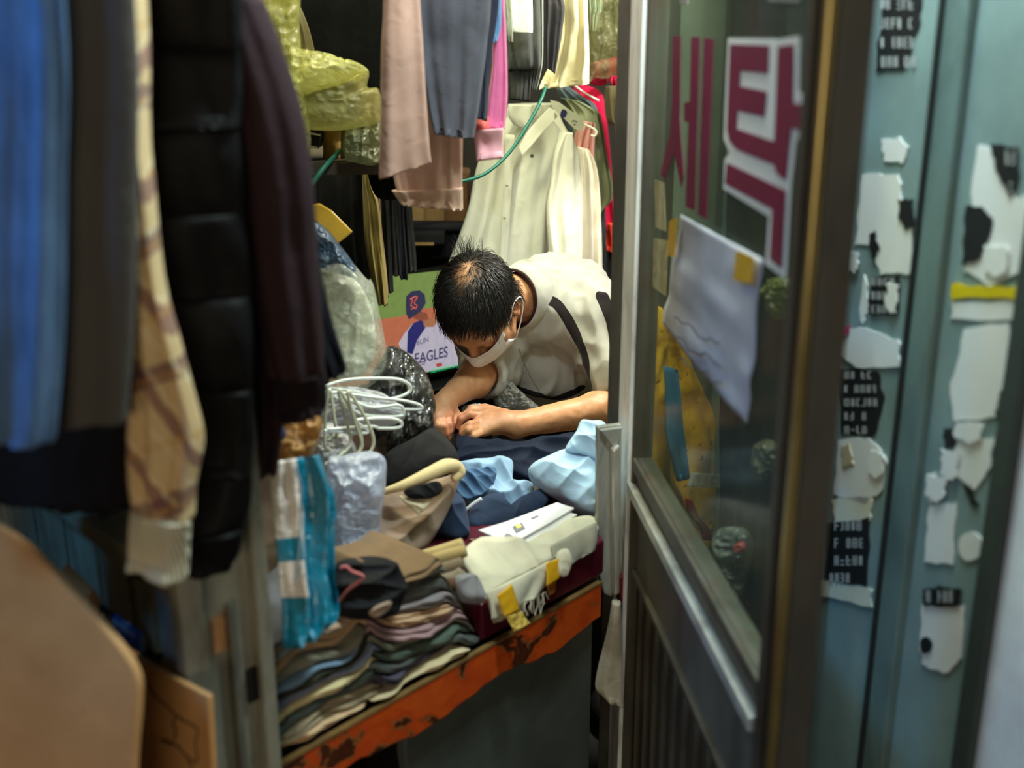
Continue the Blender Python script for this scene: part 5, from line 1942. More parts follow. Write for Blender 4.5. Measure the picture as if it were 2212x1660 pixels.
# white pad with tapes and fringe
M_pad = fabric((192, 186, 164), .08, 500, .4)
pad = thing('ironing_pad', bench_pt(.5, .1, BZ + .07), 'white ironing pad with frayed edge and yellow tape on the bench', 'pad')
pdp = PL(bench_pt(.50, .055, BZ + .085), math.degrees(math.atan2(D[1], D[0])), 62)
PT0 = [(998, 1205), (1018, 1172), (1062, 1160), (1100, 1185), (1160, 1162), (1240, 1120), (1284, 1118), (1292, 1150), (1240, 1185), (1200, 1222), (1150, 1262), (1100, 1295), (1062, 1312), (1040, 1285), (1016, 1240)]
heap('top_cloth', PT0, pdp, .016, .02, M_pad, pad, amp=.008, sc=9, seed=131, K=16)
# hanging front: several cloth layers
fpl = PL(bench_pt(.5, -.004, BZ + .05), math.degrees(math.atan2(D[1], D[0])), 18)
loft('front_layer', [((1046, 1282), (1206, 1205)), ((1056, 1300), (1200, 1225)), ((1062, 1340), (1168, 1284))], fpl, .012, M_pad, pad, folds=2, amp=.002, seed=132, nr=12, hollow=.003)
loft('front_layer', [((1050, 1280), (1215, 1195)), ((1060, 1318), (1212, 1228)), ((1068, 1348), (1108, 1330))], PL(bench_pt(.5, .006, BZ + .05), math.degrees(math.atan2(D[1], D[0])), 15), .010, fabric((176, 170, 148)), pad, folds=2, amp=.002, seed=133, nr=12, hollow=.003)
loft('side_layer', [((1190, 1180), (1288, 1128)), ((1200, 1222), (1290, 1165)), ((1206, 1236), (1290, 1186))], PL(bench_pt(.58, .012, BZ + .07), math.degrees(math.atan2(D[1], D[0])), 30), .014, fabric((150, 146, 130)), pad, folds=2, amp=.002, seed=134, nr=12, hollow=.003)
heap('frayed_corner', [(1204, 1195), (1228, 1188), (1232, 1225), (1222, 1246), (1206, 1240)], PLY(1216, 1220, 1.62, 40, 25), .008, .008, M_pad, pad, amp=.005, sc=40, seed=135)
rg = random.Random(5)
for i in range(16):
    x = 1112 + i * 4.2
    y = 1320 - (x - 1112) * .52
    L_ = rg.uniform(16, 44)
    curl, lean = rg.uniform(-4, 4), rg.uniform(-.8, 1.6)
    b = MB()
    pts = []
    for k in range(6):
        pts.append(fpl.pt(x + curl * math.sin(k * .9) + lean * k, y - 10 + L_ * k / 5) + fpl.N * .005)
    b.tube(pts, .0006, 5, n=14)
    b.build('fringe_thread', M_pad, pad, smooth=True)
M_yt = plain((212, 160, 30), .3, var=.12, spec=.5)
curved_sheet('tape', [(1166, 1216), (1199, 1205), (1198, 1248), (1168, 1268)], fpl, .012, .002, M_yt, pad, seed=1, res=10)
curved_sheet('tape', [(1060, 1286), (1092, 1261), (1112, 1318), (1078, 1334)], fpl, .012, .002, M_yt, pad, seed=2, res=10)
t = NT('clear_tape')
t.b.inputs['Base Color'].default_value = lin((226, 190, 90))
t.b.inputs['Roughness'].default_value = .12
t.b.inputs['Coat Weight'].default_value = 1.0
t.bump(t.noise(t.coord(), 90, 4, .6), 1.0, .01)
curved_sheet('glossy_tape', [(1078, 1332), (1112, 1320), (1132, 1346), (1098, 1364)], fpl, .014, .003, t.m, pad, seed=3, res=16)
curved_sheet('tape_tail', [(1178, 1262), (1200, 1248), (1196, 1280), (1182, 1288)], fpl, .004, .001, plain((120, 70, 24), .35), pad, seed=4, res=8)

# magazines on the pad
mg = PLY(1130, 1160, 1.70, 30, 72)
for i, (out, c, lab) in enumerate([([(1012, 1165), (1062, 1160), (1096, 1180), (1066, 1194), (1030, 1180)], (96, 48, 30), 'brown booklet under the left end of the magazine'),
                                   ([(1040, 1168), (1150, 1128), (1222, 1112), (1246, 1118), (1180, 1160), (1098, 1198), (1078, 1186)], (196, 194, 190), 'grey-edged magazine under the top magazine'),
                                   ([(1030, 1158), (1090, 1140), (1200, 1098), (1238, 1110), (1180, 1145), (1100, 1190), (1082, 1180)], (206, 204, 208), 'white open magazine with colour pictures on the pad')]):
    b = MB()
    b.prism([mg.pt(*q) + mg.N * (.006 * i - .004) for q in out], mg.N * .005)
    o = b.build('magazine', plain(c, .45, var=.06), bevel=.001, label=lab, cat='magazine')
pr = MB()
pr.prism([mg.pt(*q) + mg.N * .0135 for q in [(1104, 1152), (1124, 1143), (1132, 1156), (1112, 1166)]], mg.N * .0006)
pr.build('printed_picture', plain((70, 78, 92), .4), o)
pr = MB()
pr.prism([mg.pt(*q) + mg.N * .0142 for q in [(1110, 1150), (1120, 1146), (1124, 1153), (1114, 1157)]], mg.N * .0006)
pr.build('printed_emblem', plain((214, 186, 50), .4), o)
for q in ([(1092, 1166), (1106, 1172), (1100, 1178), (1086, 1172)], [(1144, 1132), (1160, 1126), (1160, 1130), (1146, 1136)]):
    pr = MB()
    pr.prism([mg.pt(*a) + mg.N * .0135 for a in q], mg.N * .0006)
    pr.build('printed_text_block', plain((110, 108, 112), .5), o)

# navy garments under the hands
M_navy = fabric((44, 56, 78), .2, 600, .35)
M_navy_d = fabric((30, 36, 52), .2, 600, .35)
navy = thing('navy_jacket', PZ(1090, 1120, .72), 'navy jacket with light blue lining being sewn on the bench', 'jacket')
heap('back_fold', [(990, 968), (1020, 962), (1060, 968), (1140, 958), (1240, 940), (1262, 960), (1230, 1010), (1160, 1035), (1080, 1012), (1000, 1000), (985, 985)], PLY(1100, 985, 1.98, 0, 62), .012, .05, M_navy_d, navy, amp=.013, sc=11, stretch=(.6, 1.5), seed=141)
heap('light_lining', [(992, 1000), (1050, 988), (1105, 992), (1110, 1040), (1148, 1042), (1150, 1068), (1112, 1100), (1080, 1078), (1030, 1098), (1000, 1075), (985, 1035)], PLY(1070, 1045, 1.88, 8, 48), .012, .05, fabric((136, 164, 192), .1, 600, .25), navy, amp=.016, sc=12, stretch=(1.6, .7), seed=142, rot=.5)
heap('blue_facing', [(985, 1020), (1040, 1010), (1072, 1012), (1062, 1052), (1020, 1075), (990, 1068)], PLY(1030, 1045, 1.855, 10, 45), .006, .02, fabric((74, 102, 136), .15), navy, amp=.012, sc=18, seed=143, rot=.6, stretch=(1.6, .7))
heap('front_fold', [(1008, 1120), (1030, 1085), (1070, 1068), (1096, 1092), (1110, 1108), (1140, 1085), (1170, 1055), (1186, 1066), (1180, 1090), (1140, 1130), (1110, 1150), (1050, 1148), (1012, 1145)], PLY(1090, 1115, 1.82, 10, 45), .018, .05, M_navy, navy, amp=.022, sc=10, seed=144, rot=-.3, stretch=(.7, 1.4))
heap('left_panel', [(940, 1110), (960, 1075), (990, 1065), (1008, 1100), (1014, 1150), (1000, 1168), (960, 1160), (938, 1145)], PLY(975, 1120, 1.76, 20, 40), .022, .05, M_navy, navy, amp=.010, sc=12, seed=145)
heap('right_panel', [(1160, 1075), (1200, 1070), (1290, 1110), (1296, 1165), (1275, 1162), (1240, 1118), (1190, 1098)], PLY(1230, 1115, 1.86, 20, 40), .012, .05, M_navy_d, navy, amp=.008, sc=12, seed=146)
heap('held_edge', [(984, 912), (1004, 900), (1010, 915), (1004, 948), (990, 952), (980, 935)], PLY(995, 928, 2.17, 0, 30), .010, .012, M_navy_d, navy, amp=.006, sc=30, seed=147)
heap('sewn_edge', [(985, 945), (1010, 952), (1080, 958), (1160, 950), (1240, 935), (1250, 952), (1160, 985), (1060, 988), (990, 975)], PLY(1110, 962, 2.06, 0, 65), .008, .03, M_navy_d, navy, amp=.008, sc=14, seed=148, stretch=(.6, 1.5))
b = MB()
b.tube([P(*q, 1.80) for q in [(1000, 1108), (1022, 1090), (1040, 1078)]], .0035, 8, n=14)
b.build('white_binding', fabric((206, 214, 220)), navy, smooth=True)
lbs = thing('light_blue_shirt', PZ(1230, 1090, .72), 'light blue shirt with collar lying at the right of the navy jacket', 'shirt')
M_lb = fabric((166, 196, 220), .08, 700, .3)
heap('body', [(1142, 1022), (1152, 1002), (1188, 982), (1222, 972), (1262, 985), (1308, 1000), (1310, 1110), (1282, 1115), (1248, 1100), (1210, 1072), (1170, 1050)], PLY(1230, 1040, 1.86, 12, 48), .030, .05, M_lb, lbs, amp=.016, sc=11, seed=151, rot=.7, stretch=(.7, 1.4))
heap('collar', [(1222, 968), (1232, 950), (1246, 930), (1256, 908), (1275, 908), (1310, 918), (1310, 1000), (1262, 982), (1226, 976)], PLY(1270, 955, 1.90, 10, 35), .018, .02, M_lb, lbs, amp=.006, sc=14, seed=152)

# brown trousers heap with cream waistband
br_ = thing('taupe_trousers', PZ(890, 1190, .74), 'taupe trousers heaped with cream waistband turned up', 'trousers')
heap('cloth', [(815, 1075), (850, 1052), (900, 1045), (960, 1030), (992, 1022), (985, 1060), (966, 1110), (935, 1165), (900, 1200), (850, 1208), (815, 1205), (806, 1150)], PLY(890, 1125, 1.68, 12, 35), .035, .06, fabric((146, 124, 106), .12), br_, amp=.020, sc=9, seed=155, rot=.9, stretch=(.6, 1.4))
wb = MB()
wb.tube([P(*q) for q in [(826, 1064, 1.66), (870, 1050, 1.65), (920, 1028, 1.66), (962, 1008, 1.68), (985, 1008, 1.70), (994, 1022, 1.70), (978, 1036, 1.69)]], [.005, .008, .011, .012, .010, .009, .007], 12, n=50)
wb.build('waistband', fabric((206, 184, 138), .1), br_, smooth=True)
heap('black_mesh', [(872, 1062), (900, 1050), (945, 1040), (956, 1060), (935, 1075), (890, 1078)], PLY(915, 1060, 1.635, 12, 35), .008, .01, fabric((22, 22, 24)), br_, amp=.006, sc=40, seed=156)
heap('pocket_lining', [(862, 1072), (905, 1080), (936, 1078), (908, 1110), (898, 1108)], PLY(900, 1090, 1.63, 12, 35), .006, .008, fabric((200, 186, 156)), br_, amp=.004, sc=30, seed=157)
heap('black_trousers_heap', [(830, 985), (900, 945), (940, 925), (975, 958), (992, 995), (975, 1005), (930, 1018), (860, 1050), (832, 1045)], PLY(915, 985, 1.82, 8, 48), .022, .08, fabric((38, 37, 37), .15), amp=.010, sc=10, seed=158, label='dark charcoal cloth heap below the man right hand', cat='cloth')
# black plastic bag
t = NT('black_plastic')
t.b.inputs['Base Color'].default_value = lin((26, 26, 24))
t.b.inputs['Roughness'].default_value = .2
t.b.inputs['Specular IOR Level'].default_value = .9
t.b.inputs['Coat Weight'].default_value = .8
t.bump(t.noise(t.coord('Object', (1, 1, .6)), 34, 5, .6, 1.2), 1.0, .03)
heap('black_plastic_bag', [(828, 770), (850, 748), (890, 770), (925, 815), (942, 880), (935, 940), (905, 985), (860, 1005), (815, 970), (790, 900), (800, 820)], PLY(870, 880, 1.92, 0, 25), .05, .08, t.m, amp=.026, sc=15, sharp=True, stretch=(1.5, .7), seed=161, label='shiny black plastic bag behind the bundle of hangers', cat='bag')
# clear bags at left
M_clear = film((228, 230, 214), .42, .08, 44, trans=.3)
heap('clear_plastic_bag', [(690, 560), (740, 548), (790, 600), (805, 612), (822, 690), (836, 770), (822, 815), (770, 850), (715, 835), (690, 700)], PLY(760, 700, 1.93, 0, 15), .05, .08, M_clear, amp=.028, sc=12, sharp=True, seed=163, label='big clear crumpled plastic bag beside the television', cat='bag')
heap('grey_cloth_in_bag', [(700, 590), (760, 600), (800, 660), (810, 760), (770, 820), (715, 810), (700, 700)], PLY(760, 710, 1.99, 0, 15), .02, .05, fabric((206, 206, 190), .2), amp=.02, sc=12, seed=164, label='pale grey cloth packed inside the clear plastic bag', cat='cloth')
heap('blue_plastic_bag', [(668, 480), (700, 490), (735, 530), (770, 580), (768, 600), (720, 590), (672, 590)], PLY(715, 545, 1.95, 0, 15), .03, .05, film((92, 116, 142), .8, .14, 30), amp=.02, sc=20, sharp=True, seed=165, label='blue-grey plastic wrapped bundle above the clear bag', cat='bag')
b = MB()
b.prism([P(*q, 1.98) for q in [(660, 445), (690, 440), (716, 456), (762, 502), (722, 534), (690, 525), (660, 500)]], np.array([.0, .005, .001]))
b.build('yellow_envelope', plain((206, 160, 52), .35, var=.15), bevel=.003, label='yellow envelope corner sticking out beside the maroon sleeve', cat='envelope')
# hangers
M_h1 = plain((206, 210, 206), .35, var=.05)
M_h2 = plain((196, 194, 168), .35, var=.05)
hs_ = [([(704, 836), (745, 822), (800, 818), (860, 820), (886, 834), (880, 850), (840, 862), (790, 852), (740, 842)], 1.80, M_h1, 'white plastic hanger uppermost in the bundle'),
       ([(722, 848), (800, 858), (870, 866), (905, 875), (908, 884), (860, 884), (800, 874), (730, 862)], 1.79, M_h1, 'white plastic hanger reaching furthest right in the bundle'),
       ([(712, 842), (720, 890), (728, 950), (726, 990), (710, 1006), (702, 960), (704, 890)], 1.68, M_h2, 'cream hanger hanging down leftmost in the bundle'),
       ([(732, 842), (760, 890), (780, 940), (776, 975), (745, 998), (715, 1008), (705, 1002), (735, 985), (758, 955), (745, 900)], 1.665, M_h2, 'cream hanger hanging down in the middle of the bundle'),
       ([(752, 846), (790, 905), (807, 950), (798, 978), (770, 990), (782, 960), (765, 905)], 1.67, M_h2, 'cream hanger hanging down rightmost in the bundle'),
       ([(700, 930), (750, 934), (790, 936), (792, 928), (770, 910), (800, 905), (845, 905), (866, 912), (862, 924), (820, 926), (800, 922)], 1.70, M_h1, 'bluish white hanger crossing the bundle at the bottom'),
       ([(735, 858), (780, 895), (860, 900), (872, 890), (860, 876), (800, 880)], 1.74, M_h1, 'white plastic hanger lying flat inside the bundle')]
for pts, Y, mm, lab in hs_:
    b = MB()
    c_ = np.mean([q[0] for q in pts])
    b.tube([P(u, v_, Y + .05 * (u - c_) / 100) for u, v_ in pts], .0027, 8, n=90, closed=True)
    b.build('plastic_hanger', mm, smooth=True, label=lab, cat='hanger', group='bundle of hangers')
heap('white_tissue', [(700, 850), (750, 838), (820, 850), (868, 880), (870, 905), (820, 915), (760, 935), (715, 960), (695, 900)], PLY(780, 890, 1.82, 0, 40), .03, .05, film((200, 200, 206), .85, .3, 30), amp=.022, sc=18, sharp=True, seed=171, stretch=(.7, 1.5), label='white plastic sheet bunched inside the hangers', cat='sheet')
heap('white_plastic_bag', [(688, 925), (720, 915), (760, 950), (770, 985), (740, 1010), (700, 1005), (684, 965)], PLY(725, 960, 1.70, 0, 30), .025, .04, film((186, 186, 190), .85, .3, 40), amp=.014, sc=22, sharp=True, seed=172, label='small white plastic bag left below the hangers', cat='bag')
M_lil = film((200, 206, 224), .66, .16, 26, trans=.35)
heap('translucent_bag', [(706, 1000), (740, 985), (800, 975), (832, 992), (834, 1040), (826, 1100), (818, 1170), (800, 1200), (762, 1216), (728, 1195), (716, 1120)], PLY(770, 1095, 1.60, 5, 15), .035, .05, M_lil, amp=.020, sc=15, sharp=True, seed=174, label='lilac-white translucent plastic bag beside the teal bag', cat='bag')
heap('grey_cloth_in_bag', [(715, 1030), (780, 1015), (812, 1050), (806, 1140), (770, 1190), (730, 1160)], PLY(765, 1100, 1.64, 5, 15), .012, .03, fabric((176, 172, 180), .15), amp=.014, sc=16, seed=175, label='grey cloth inside the lilac translucent bag', cat='cloth')
amb = heap('amber_plastic', [(596, 930), (640, 900), (690, 900), (694, 935), (670, 985), (640, 1000), (604, 995)], PLY(645, 950, 1.385, 0, 25), .022, .03, film((176, 130, 66), .8, .18, 30), amp=.018, sc=22, sharp=True, seed=177, label='amber brown plastic bundle above the teal bag', cat='bag')
heap('blue_knot', crs([(592, 930), (608, 922), (618, 935), (614, 950), (598, 952)], 12, True).tolist(), PLY(605, 938, 1.35, 0, 0), .010, .01, plain((40, 52, 90), .15, spec=.8), amb, amp=.001, sc=20, seed=178, label='shiny dark blue knot')
# teal and white bag
t = NT('teal_print')
uvn = t.n('ShaderNodeUVMap')
sep = t.n('ShaderNodeSeparateXYZ')
t.l(uvn.outputs[0], sep.inputs[0])
v = t.coord()
nz = t.noise(v, 16, 3)
x = t.math('ADD', sep.outputs[0], t.math('MULTIPLY_ADD', nz, .12, -.06))
y = sep.outputs[1]
right = t.math('GREATER_THAN', x, .42)
blk = t.math('MULTIPLY', t.math('GREATER_THAN', y, .50), t.math('LESS_THAN', y, .60))
left = t.math('MULTIPLY', blk, t.math('LESS_THAN', x, .36))
wht = t.ramp(t.noise(t.coord('Object', (1, 1, .6)), 24, 4, .6), [(.64, (0, 0, 0, 1)), (.67, (1, 1, 1, 1))])
low = t.math('LESS_THAN', y, .33)
msk = t.math('MAXIMUM', t.math('MAXIMUM', right, left), low)
col = t.mix(msk, lin((214, 204, 196)), t.mix(t.math('MULTIPLY', wht, .75), lin((0, 112, 140)), lin((206, 204, 190))))
t.l(col, t.b.inputs['Base Color'])
t.b.inputs['Roughness'].default_value = .28
t.b.inputs['Coat Weight'].default_value = .4
t.bump(t.noise(v, 40, 4, .6, .8), .7, .01)
tb = thing('teal_bag', P(670, 1400, 1.22), 'teal and white printed plastic bag standing beside the metal post', 'bag')
loft('film', [((585, 1000), (686, 984)), ((588, 1060), (708, 1040)), ((592, 1110), (722, 1085)), ((598, 1180), (722, 1165)), ((604, 1250), (720, 1235)), ((612, 1310), (734, 1300)), ((616, 1365), (726, 1340)), ((622, 1405), (690, 1372))], PLY(660, 1390, 1.225, 30, 22), .045, t.m, tb, folds=2.4, amp=.010, wr=.012, seed=181)
wpl = PLY(660, 1390, 1.198, 30, 22)
MB().tube([wpl.pt(*q) for q in [(636, 1010), (648, 1040), (650, 1100), (648, 1170), (644, 1220), (634, 1260)]], .0016, 6, n=30).build('welt', plain((120, 130, 140), .4), tb, smooth=True)
# pale cloth hanging under the bench at the right
hung('pale_rag', 'pale cloth rag hanging below the door handle', 'rag',
     [((1322, 1300), (1340, 1300)), ((1308, 1380), (1345, 1380)), ((1286, 1480), (1345, 1480)), ((1300, 1505), (1346, 1530))], 1.74, .02, fabric((190, 182, 160)), top=None, seed=183, amp=.003, folds=1)
# clutter glimpsed under the left end of the bench edge
for i, (q, c, lab) in enumerate([([(880, 1620), (960, 1560), (975, 1600), (960, 1665), (900, 1670)], (66, 44, 42), 'dark maroon cloth stuffed under the orange edge'), ([(930, 1640), (965, 1630), (975, 1700), (920, 1710)], (130, 130, 140), 'grey cloth scrap at the bottom under the bench')]):
    heap('stuffed_cloth', q, PLY(925, 1630, 1.46 - .0 * i, 45, 10), .012, .04, fabric(c, .3), amp=.014, sc=26, seed=185 + i, label=lab, cat='cloth')
# ================================================================== BEHIND THE DOOR GLASS
ypl = PL(JAMB + D * .12 - DN * .045 + ZU * 1.0, 48)
t = NT('yellow_sack')
v = t.coord()
n1 = t.noise(v, 14, 5, .6)
n2 = t.noise(t.coord('Object', (1, 1, 1)), 42, 3, .6, 1.0)
col = t.ramp(n1, [(.35, lin((206, 140, 24))), (.65, lin((246, 188, 40)))])
col = t.mix(t.math('MULTIPLY', t.ramp(n2, [(.62, (0, 0, 0, 1)), (.66, (1, 1, 1, 1))]), .7), col, lin((96, 40, 14)))
t.l(col, t.b.inputs['Base Color'])
t.b.inputs['Roughness'].default_value = .3
t.bump(n1, .5, .01)
ys = thing('yellow_sack', P(1470, 1300, 1.84), 'yellow printed plastic sack seen through the lower door glass', 'sack')
loft('film', [((1404, 650), (1446, 690)), ((1404, 760), (1500, 790)), ((1404, 860), (1545, 890)), ((1404, 1000), (1566, 1000)), ((1406, 1130), (1562, 1130)), ((1408, 1230), (1556, 1230)), ((1425, 1310), (1545, 1310))], ypl, .03, t.m, ys, seed=191, folds=2, amp=.008, wr=.01)
blu = PL(ypl.p + ypl.N * .030, 48)
loft('blue_stripe', [((1432, 790), (1466, 800)), ((1436, 880), (1470, 880)), ((1440, 960), (1478, 960)), ((1460, 1040), (1488, 1035))], blu, .008, plain((44, 104, 132), .4), ys, seed=192, nr=16, folds=1, amp=.002)
loft('red_mark', [((1476, 1075), (1492, 1080)), ((1484, 1110), (1508, 1112)), ((1510, 1140), (1534, 1150)), ((1515, 1165), (1532, 1168))], blu, .006, plain((150, 24, 24), .4), ys, seed=193, nr=16, folds=1, amp=.001)
curved_sheet('clear_tape', [(1490, 1020), (1570, 1026), (1568, 1056), (1480, 1050)], blu, .004, .002, film((220, 220, 210), .5), ys, seed=5, res=8)
dgp = PL(RW.p + RW.N * .05, math.degrees(math.atan2(RW.W[1], RW.W[0])))
loft('dark_backcloth', [((1595, -40), (1800, -40)), ((1590, 200), (1800, 200)), ((1585, 560), (1795, 520)), ((1580, 900), (1775, 900)), ((1578, 1200), (1750, 1200)), ((1570, 1600), (1730, 1600))], dgp, .05, fabric((26, 27, 26)), top=2.05, seed=195, folds=3, amp=.012, label='added black cloth darkening the door glass right of the yellow sack', cat='garment')  # made-up black cloth that darkens the view through the pane
heap('clear_pack', [(1545, 1150), (1600, 1140), (1628, 1170), (1615, 1240), (1600, 1290), (1550, 1310), (1540, 1230)], PLY(1585, 1220, 1.60, -30), .02, .03, film((150, 152, 140), .55, .14, 40), amp=.016, sc=22, sharp=True, seed=196, label='crumpled clear plastic pack behind the lower door glass', cat='bag')
heap('red_wrapper', [(1585, 1180), (1605, 1170), (1612, 1186), (1592, 1196)], PLY(1598, 1183, 1.575, -30), .006, .004, plain((170, 60, 56), .3), amp=.004, sc=50, sharp=True, seed=197, label='small red wrapper on the clear pack', cat='wrapper')
heap('olive_pack', [(1630, 960), (1690, 940), (1720, 960), (1690, 1000), (1650, 1040), (1625, 1010)], PLY(1670, 985, 1.56, -30), .02, .03, film((96, 88, 66), .85, .2, 30), amp=.014, sc=22, sharp=True, seed=198, label='olive plastic pack behind the glass below the note', cat='bag')
heap('green_glint', [(1655, 610), (1700, 600), (1715, 640), (1690, 690), (1660, 660)], PL(dgp.p + dgp.N * .035, math.degrees(math.atan2(RW.W[1], RW.W[0]))), .01, .02, film((120, 118, 60), .7, .2, 40), amp=.014, sc=26, sharp=True, seed=199, label='yellow-green glints behind the glass, shaped as crumpled film', cat='wrapper')  # glints behind the pane given the shape of a shiny film scrap
# ================================================================== STICKERS ON THE NEIGHBOUR WALL
M_sw = plain((222, 226, 224), .5, var=.03)
M_sb = plain((30, 34, 36), .5)
grp = 'stickers on the neighbour wall'
rg = random.Random(21)


def sticker(out, mat, label, marks=None, n=.0005, mcol=None):
    if len(out) < 12:
        o2 = []
        for (ax_0, ay_0), (bx_0, by_0) in zip(out, out[1:] + out[:1]):
            for q_ in range(5):
                o2.append((ax_0 + (bx_0 - ax_0) * q_ / 5 + rg.uniform(-3.2, 3.2), ay_0 + (by_0 - ay_0) * q_ / 5 + rg.uniform(-3.2, 3.2)))
        out = o2
    s_ = patch('sticker', out, RW, .0012, mat, n=n, label=label, cat='sticker', group=grp)
    if marks:
        x0 = min(q[0] for q in out)
        x1 = max(q[0] for q in out)
        y0 = min(q[1] for q in out)
        y1 = max(q[1] for q in out)
        ink = MB()
        for r in range(marks):
            yy = y0 + (y1 - y0) * (r + .22) / marks
            hh = (y1 - y0) / marks * .56
            x = x0 + (x1 - x0) * .12
            while x < x1 - (x1 - x0) * .2:
                w_ = rg.uniform(5, 10)
                sl = (x1 - x0) * .0
                if rg.random() < .8:
                    for (ax, ay, bx, by) in ((0, 0, w_, .14), (0, .43, w_, .57), (0, .86, w_, 1), (0, 0, 2.6, 1), (w_ - 2.6, 0, w_, 1)):
                        if rg.random() < .72:
                            ink.prism([RW.pt(x + ax, yy + hh * ay) + RW.N * (n + .0012), RW.pt(x + bx, yy + hh * ay) + RW.N * (n + .0012), RW.pt(x + bx, yy + hh * by) + RW.N * (n + .0012), RW.pt(x + ax, yy + hh * by) + RW.N * (n + .0012)], RW.N * .0004)
                x += w_ + 5
        ink.build('print', mcol or plain((170, 176, 176), .6), s_)
    return s_


sticker([(1915, -10), (1996, -10), (1985, 60), (1955, 150), (1892, 156), (1900, 80)], M_sb, 'black sticker with pale print at the top of the wall', 4)
sticker([(1905, 302), (1945, 297), (1962, 315), (1955, 350), (1915, 352)], M_sw, 'small white sticker below the top black sticker')
sticker([(1866, 376), (1944, 376), (1950, 430), (1976, 450), (1972, 592), (1902, 592), (1890, 530), (1850, 528)], M_sw, 'large white sticker left of the first wall post')
sticker([(1946, 432), (1976, 430), (1980, 488), (1958, 494), (1944, 470)], M_sb, 'small dark sticker on the corner of the large white sticker', n=.002)
sticker([(1880, 506), (1896, 500), (1902, 540), (1890, 562)], M_sb, 'tiny dark sticker on the large white sticker', n=.002)
sticker([(1884, 600), (1946, 596), (1944, 678), (1878, 682)], M_sb, 'black printed sticker under the large white sticker', 3, n=.001)
sticker([(1870, 592), (1880, 660), (1865, 700), (1858, 690)], M_sw, 'narrow white strip beside the middle black sticker')
sticker([(1818, 712), (1870, 706), (1945, 735), (1946, 790), (1850, 794), (1812, 760)], M_sw, 'white sticker with pink line in the middle of the wall', n=.001)
sticker([(1814, 706), (1840, 704), (1836, 724), (1816, 730)], plain((206, 60, 120), .5), 'pink corner patch on the middle white sticker', n=.0026)
sticker([(1816, 796), (1898, 798), (1910, 860), (1890, 945), (1820, 935)], M_sb, 'black sticker with rows of pale print in the middle', 5)
sticker([(1812, 950), (1880, 945), (1916, 985), (1912, 1055), (1870, 1088), (1802, 1070)], M_sw, 'white sticker with beige flowers below the rows of print')
sticker([(1818, 965), (1840, 960), (1846, 1000), (1826, 1010)], plain((176, 168, 140), .6), 'beige flower patch on the lower white sticker', n=.002)
sticker([(1800, 1078), (1886, 1072), (1880, 1130), (1810, 1145)], plain((214, 212, 190), .6), 'cream sticker above the lowest black sticker')
sticker([(1790, 1130), (1880, 1120), (1876, 1268), (1782, 1250)], M_sb, 'lowest black sticker with rows of pale print', 4, n=.001)
sticker([(1770, 1252), (1886, 1272), (1884, 1312), (1774, 1286)], plain((206, 212, 196), .6), 'pale strip under the lowest black sticker')
sticker([(1838, 312), (1852, 314), (1856, 330), (1846, 344), (1836, 334)], plain((40, 150, 186), .5), 'small cyan dot sticker beside the door edge')
sticker([(1862, -4), (1884, -6), (1886, 26), (1866, 30)], plain((190, 80, 110), .5), 'faded pink sticker at the top beside the door edge')
sticker([(2115, 312), (2145, 318), (2200, 430), (2260, 400), (2260, 560), (2140, 620), (2086, 584), (2100, 440)], M_sw, 'big white torn sticker right of the first wall post')
sticker([(2142, 310), (2206, 318), (2204, 380), (2188, 428), (2160, 370)], M_sb, 'dark triangular sticker at the upper right', 2, n=.002)
sticker([(2090, 446), (2124, 444), (2152, 480), (2120, 560), (2084, 572)], M_sb, 'dark arrow-like sticker on the big torn sticker', n=.0022)
sticker([(2060, 612), (2130, 618), (2206, 622), (2206, 648), (2120, 640), (2058, 648)], plain((206, 186, 20), .5), 'yellow strip sticker right of the first wall post', n=.002)
sticker([(2056, 652), (2200, 650), (2200, 690), (2060, 690)], M_sw, 'white strip directly under the yellow strip')
sticker([(2086, 712), (2180, 696), (2186, 800), (2160, 850), (2150, 900), (2062, 912), (2056, 830)], M_sw, 'tall white sticker below the yellow strip')
sticker([(2186, 792), (2206, 790), (2204, 836), (2182, 842)], plain((206, 190, 30), .5), 'small yellow patch at the right beside the second post', n=.002)
sticker([(2152, 890), (2180, 880), (2186, 930), (2166, 948)], M_sb, 'small dark patch near the second post')
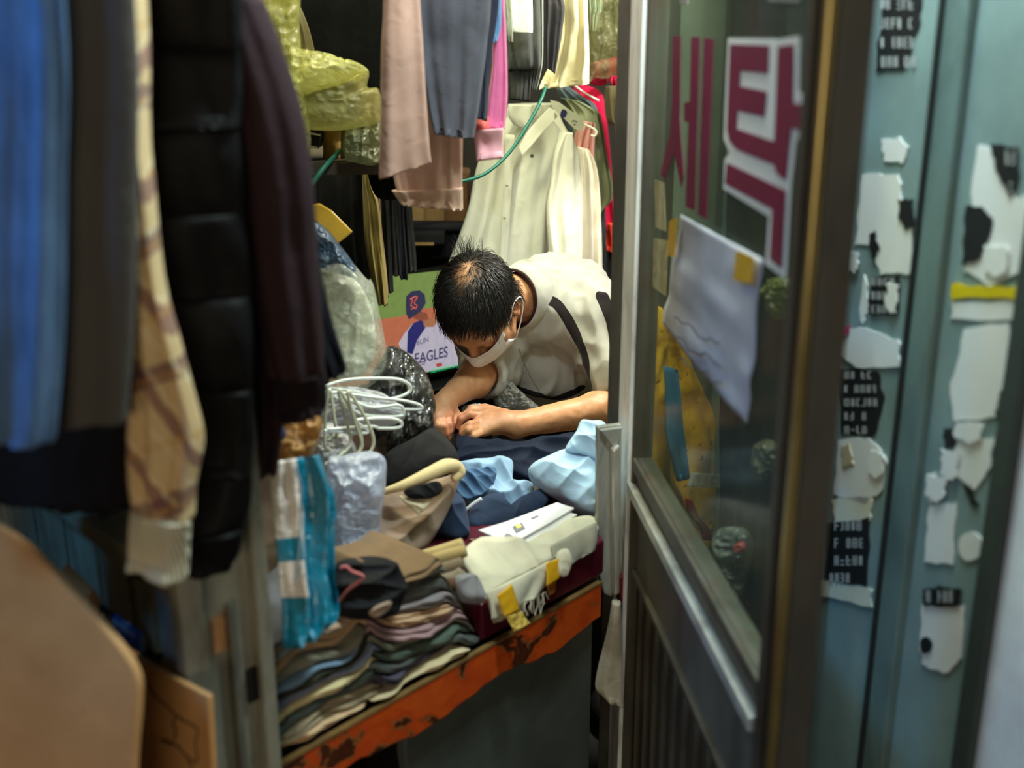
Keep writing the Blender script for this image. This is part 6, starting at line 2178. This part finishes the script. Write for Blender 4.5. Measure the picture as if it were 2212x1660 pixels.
sticker([(2040, 928), (2066, 924), (2068, 966), (2042, 970)], M_sb, 'small dark square left of the lower white stickers')
sticker([(2070, 950), (2150, 945), (2142, 1010), (2108, 1060), (2060, 1020)], M_sw, 'slanted white sticker below the tall white sticker')
sticker([(2005, 1030), (2022, 1020), (2026, 1080), (2008, 1088)], M_sw, 'tiny white strip beside the first post')
sticker([(2085, 1050), (2102, 1048), (2118, 1100), (2098, 1092)], M_sb, 'tiny dark streak among the lower white stickers')
sticker([(2008, 1094), (2066, 1086), (2060, 1222), (1998, 1214)], M_sw, 'upright white sticker low on the wall')
sticker(crs([(2078, 1160), (2104, 1150), (2126, 1172), (2118, 1202), (2090, 1212), (2074, 1190)], 20, True).tolist(), M_sw, 'round white sticker low on the wall')
sticker([(1998, 1276), (2030, 1266), (2082, 1276), (2076, 1312), (2000, 1308)], M_sb, 'dark printed header of the lowest white sticker', 1, n=.002)
sticker([(1996, 1308), (2084, 1312), (2078, 1420), (2050, 1455), (1998, 1440), (1988, 1400)], M_sw, 'lowest white sticker on the wall')
sticker(crs([(1992, 1385), (2006, 1376), (2018, 1390), (2012, 1408), (1996, 1410)], 14, True).tolist(), M_sb, 'round dark spot on the lowest white sticker', n=.002)

for i, (x, y, w_, h_, lab) in enumerate([(1850, 560, 26, 40, 'white paper scrap left of the middle black sticker'), (1935, 640, 24, 60, 'white paper scrap right of the middle black sticker'), (1900, 1000, 30, 50, 'white paper scrap overlapping the flower sticker'),
                                         (2100, 930, 60, 40, 'white paper scrap above the slanted white sticker'), (2160, 560, 50, 60, 'white paper scrap above the yellow strip'), (2060, 1000, 36, 60, 'white paper scrap left of the slanted white sticker'), (2030, 1050, 40, 50, 'white paper scrap above the upright white sticker')]):
    sticker([(x - w_ / 2, y - h_ / 2), (x + w_ / 2, y - h_ / 2 + 6), (x + w_ / 2 - 6, y + h_ / 2), (x, y + h_ / 2 + 8), (x - w_ / 2 - 4, y + h_ / 2 - 6)], M_sw, lab, n=.0032)
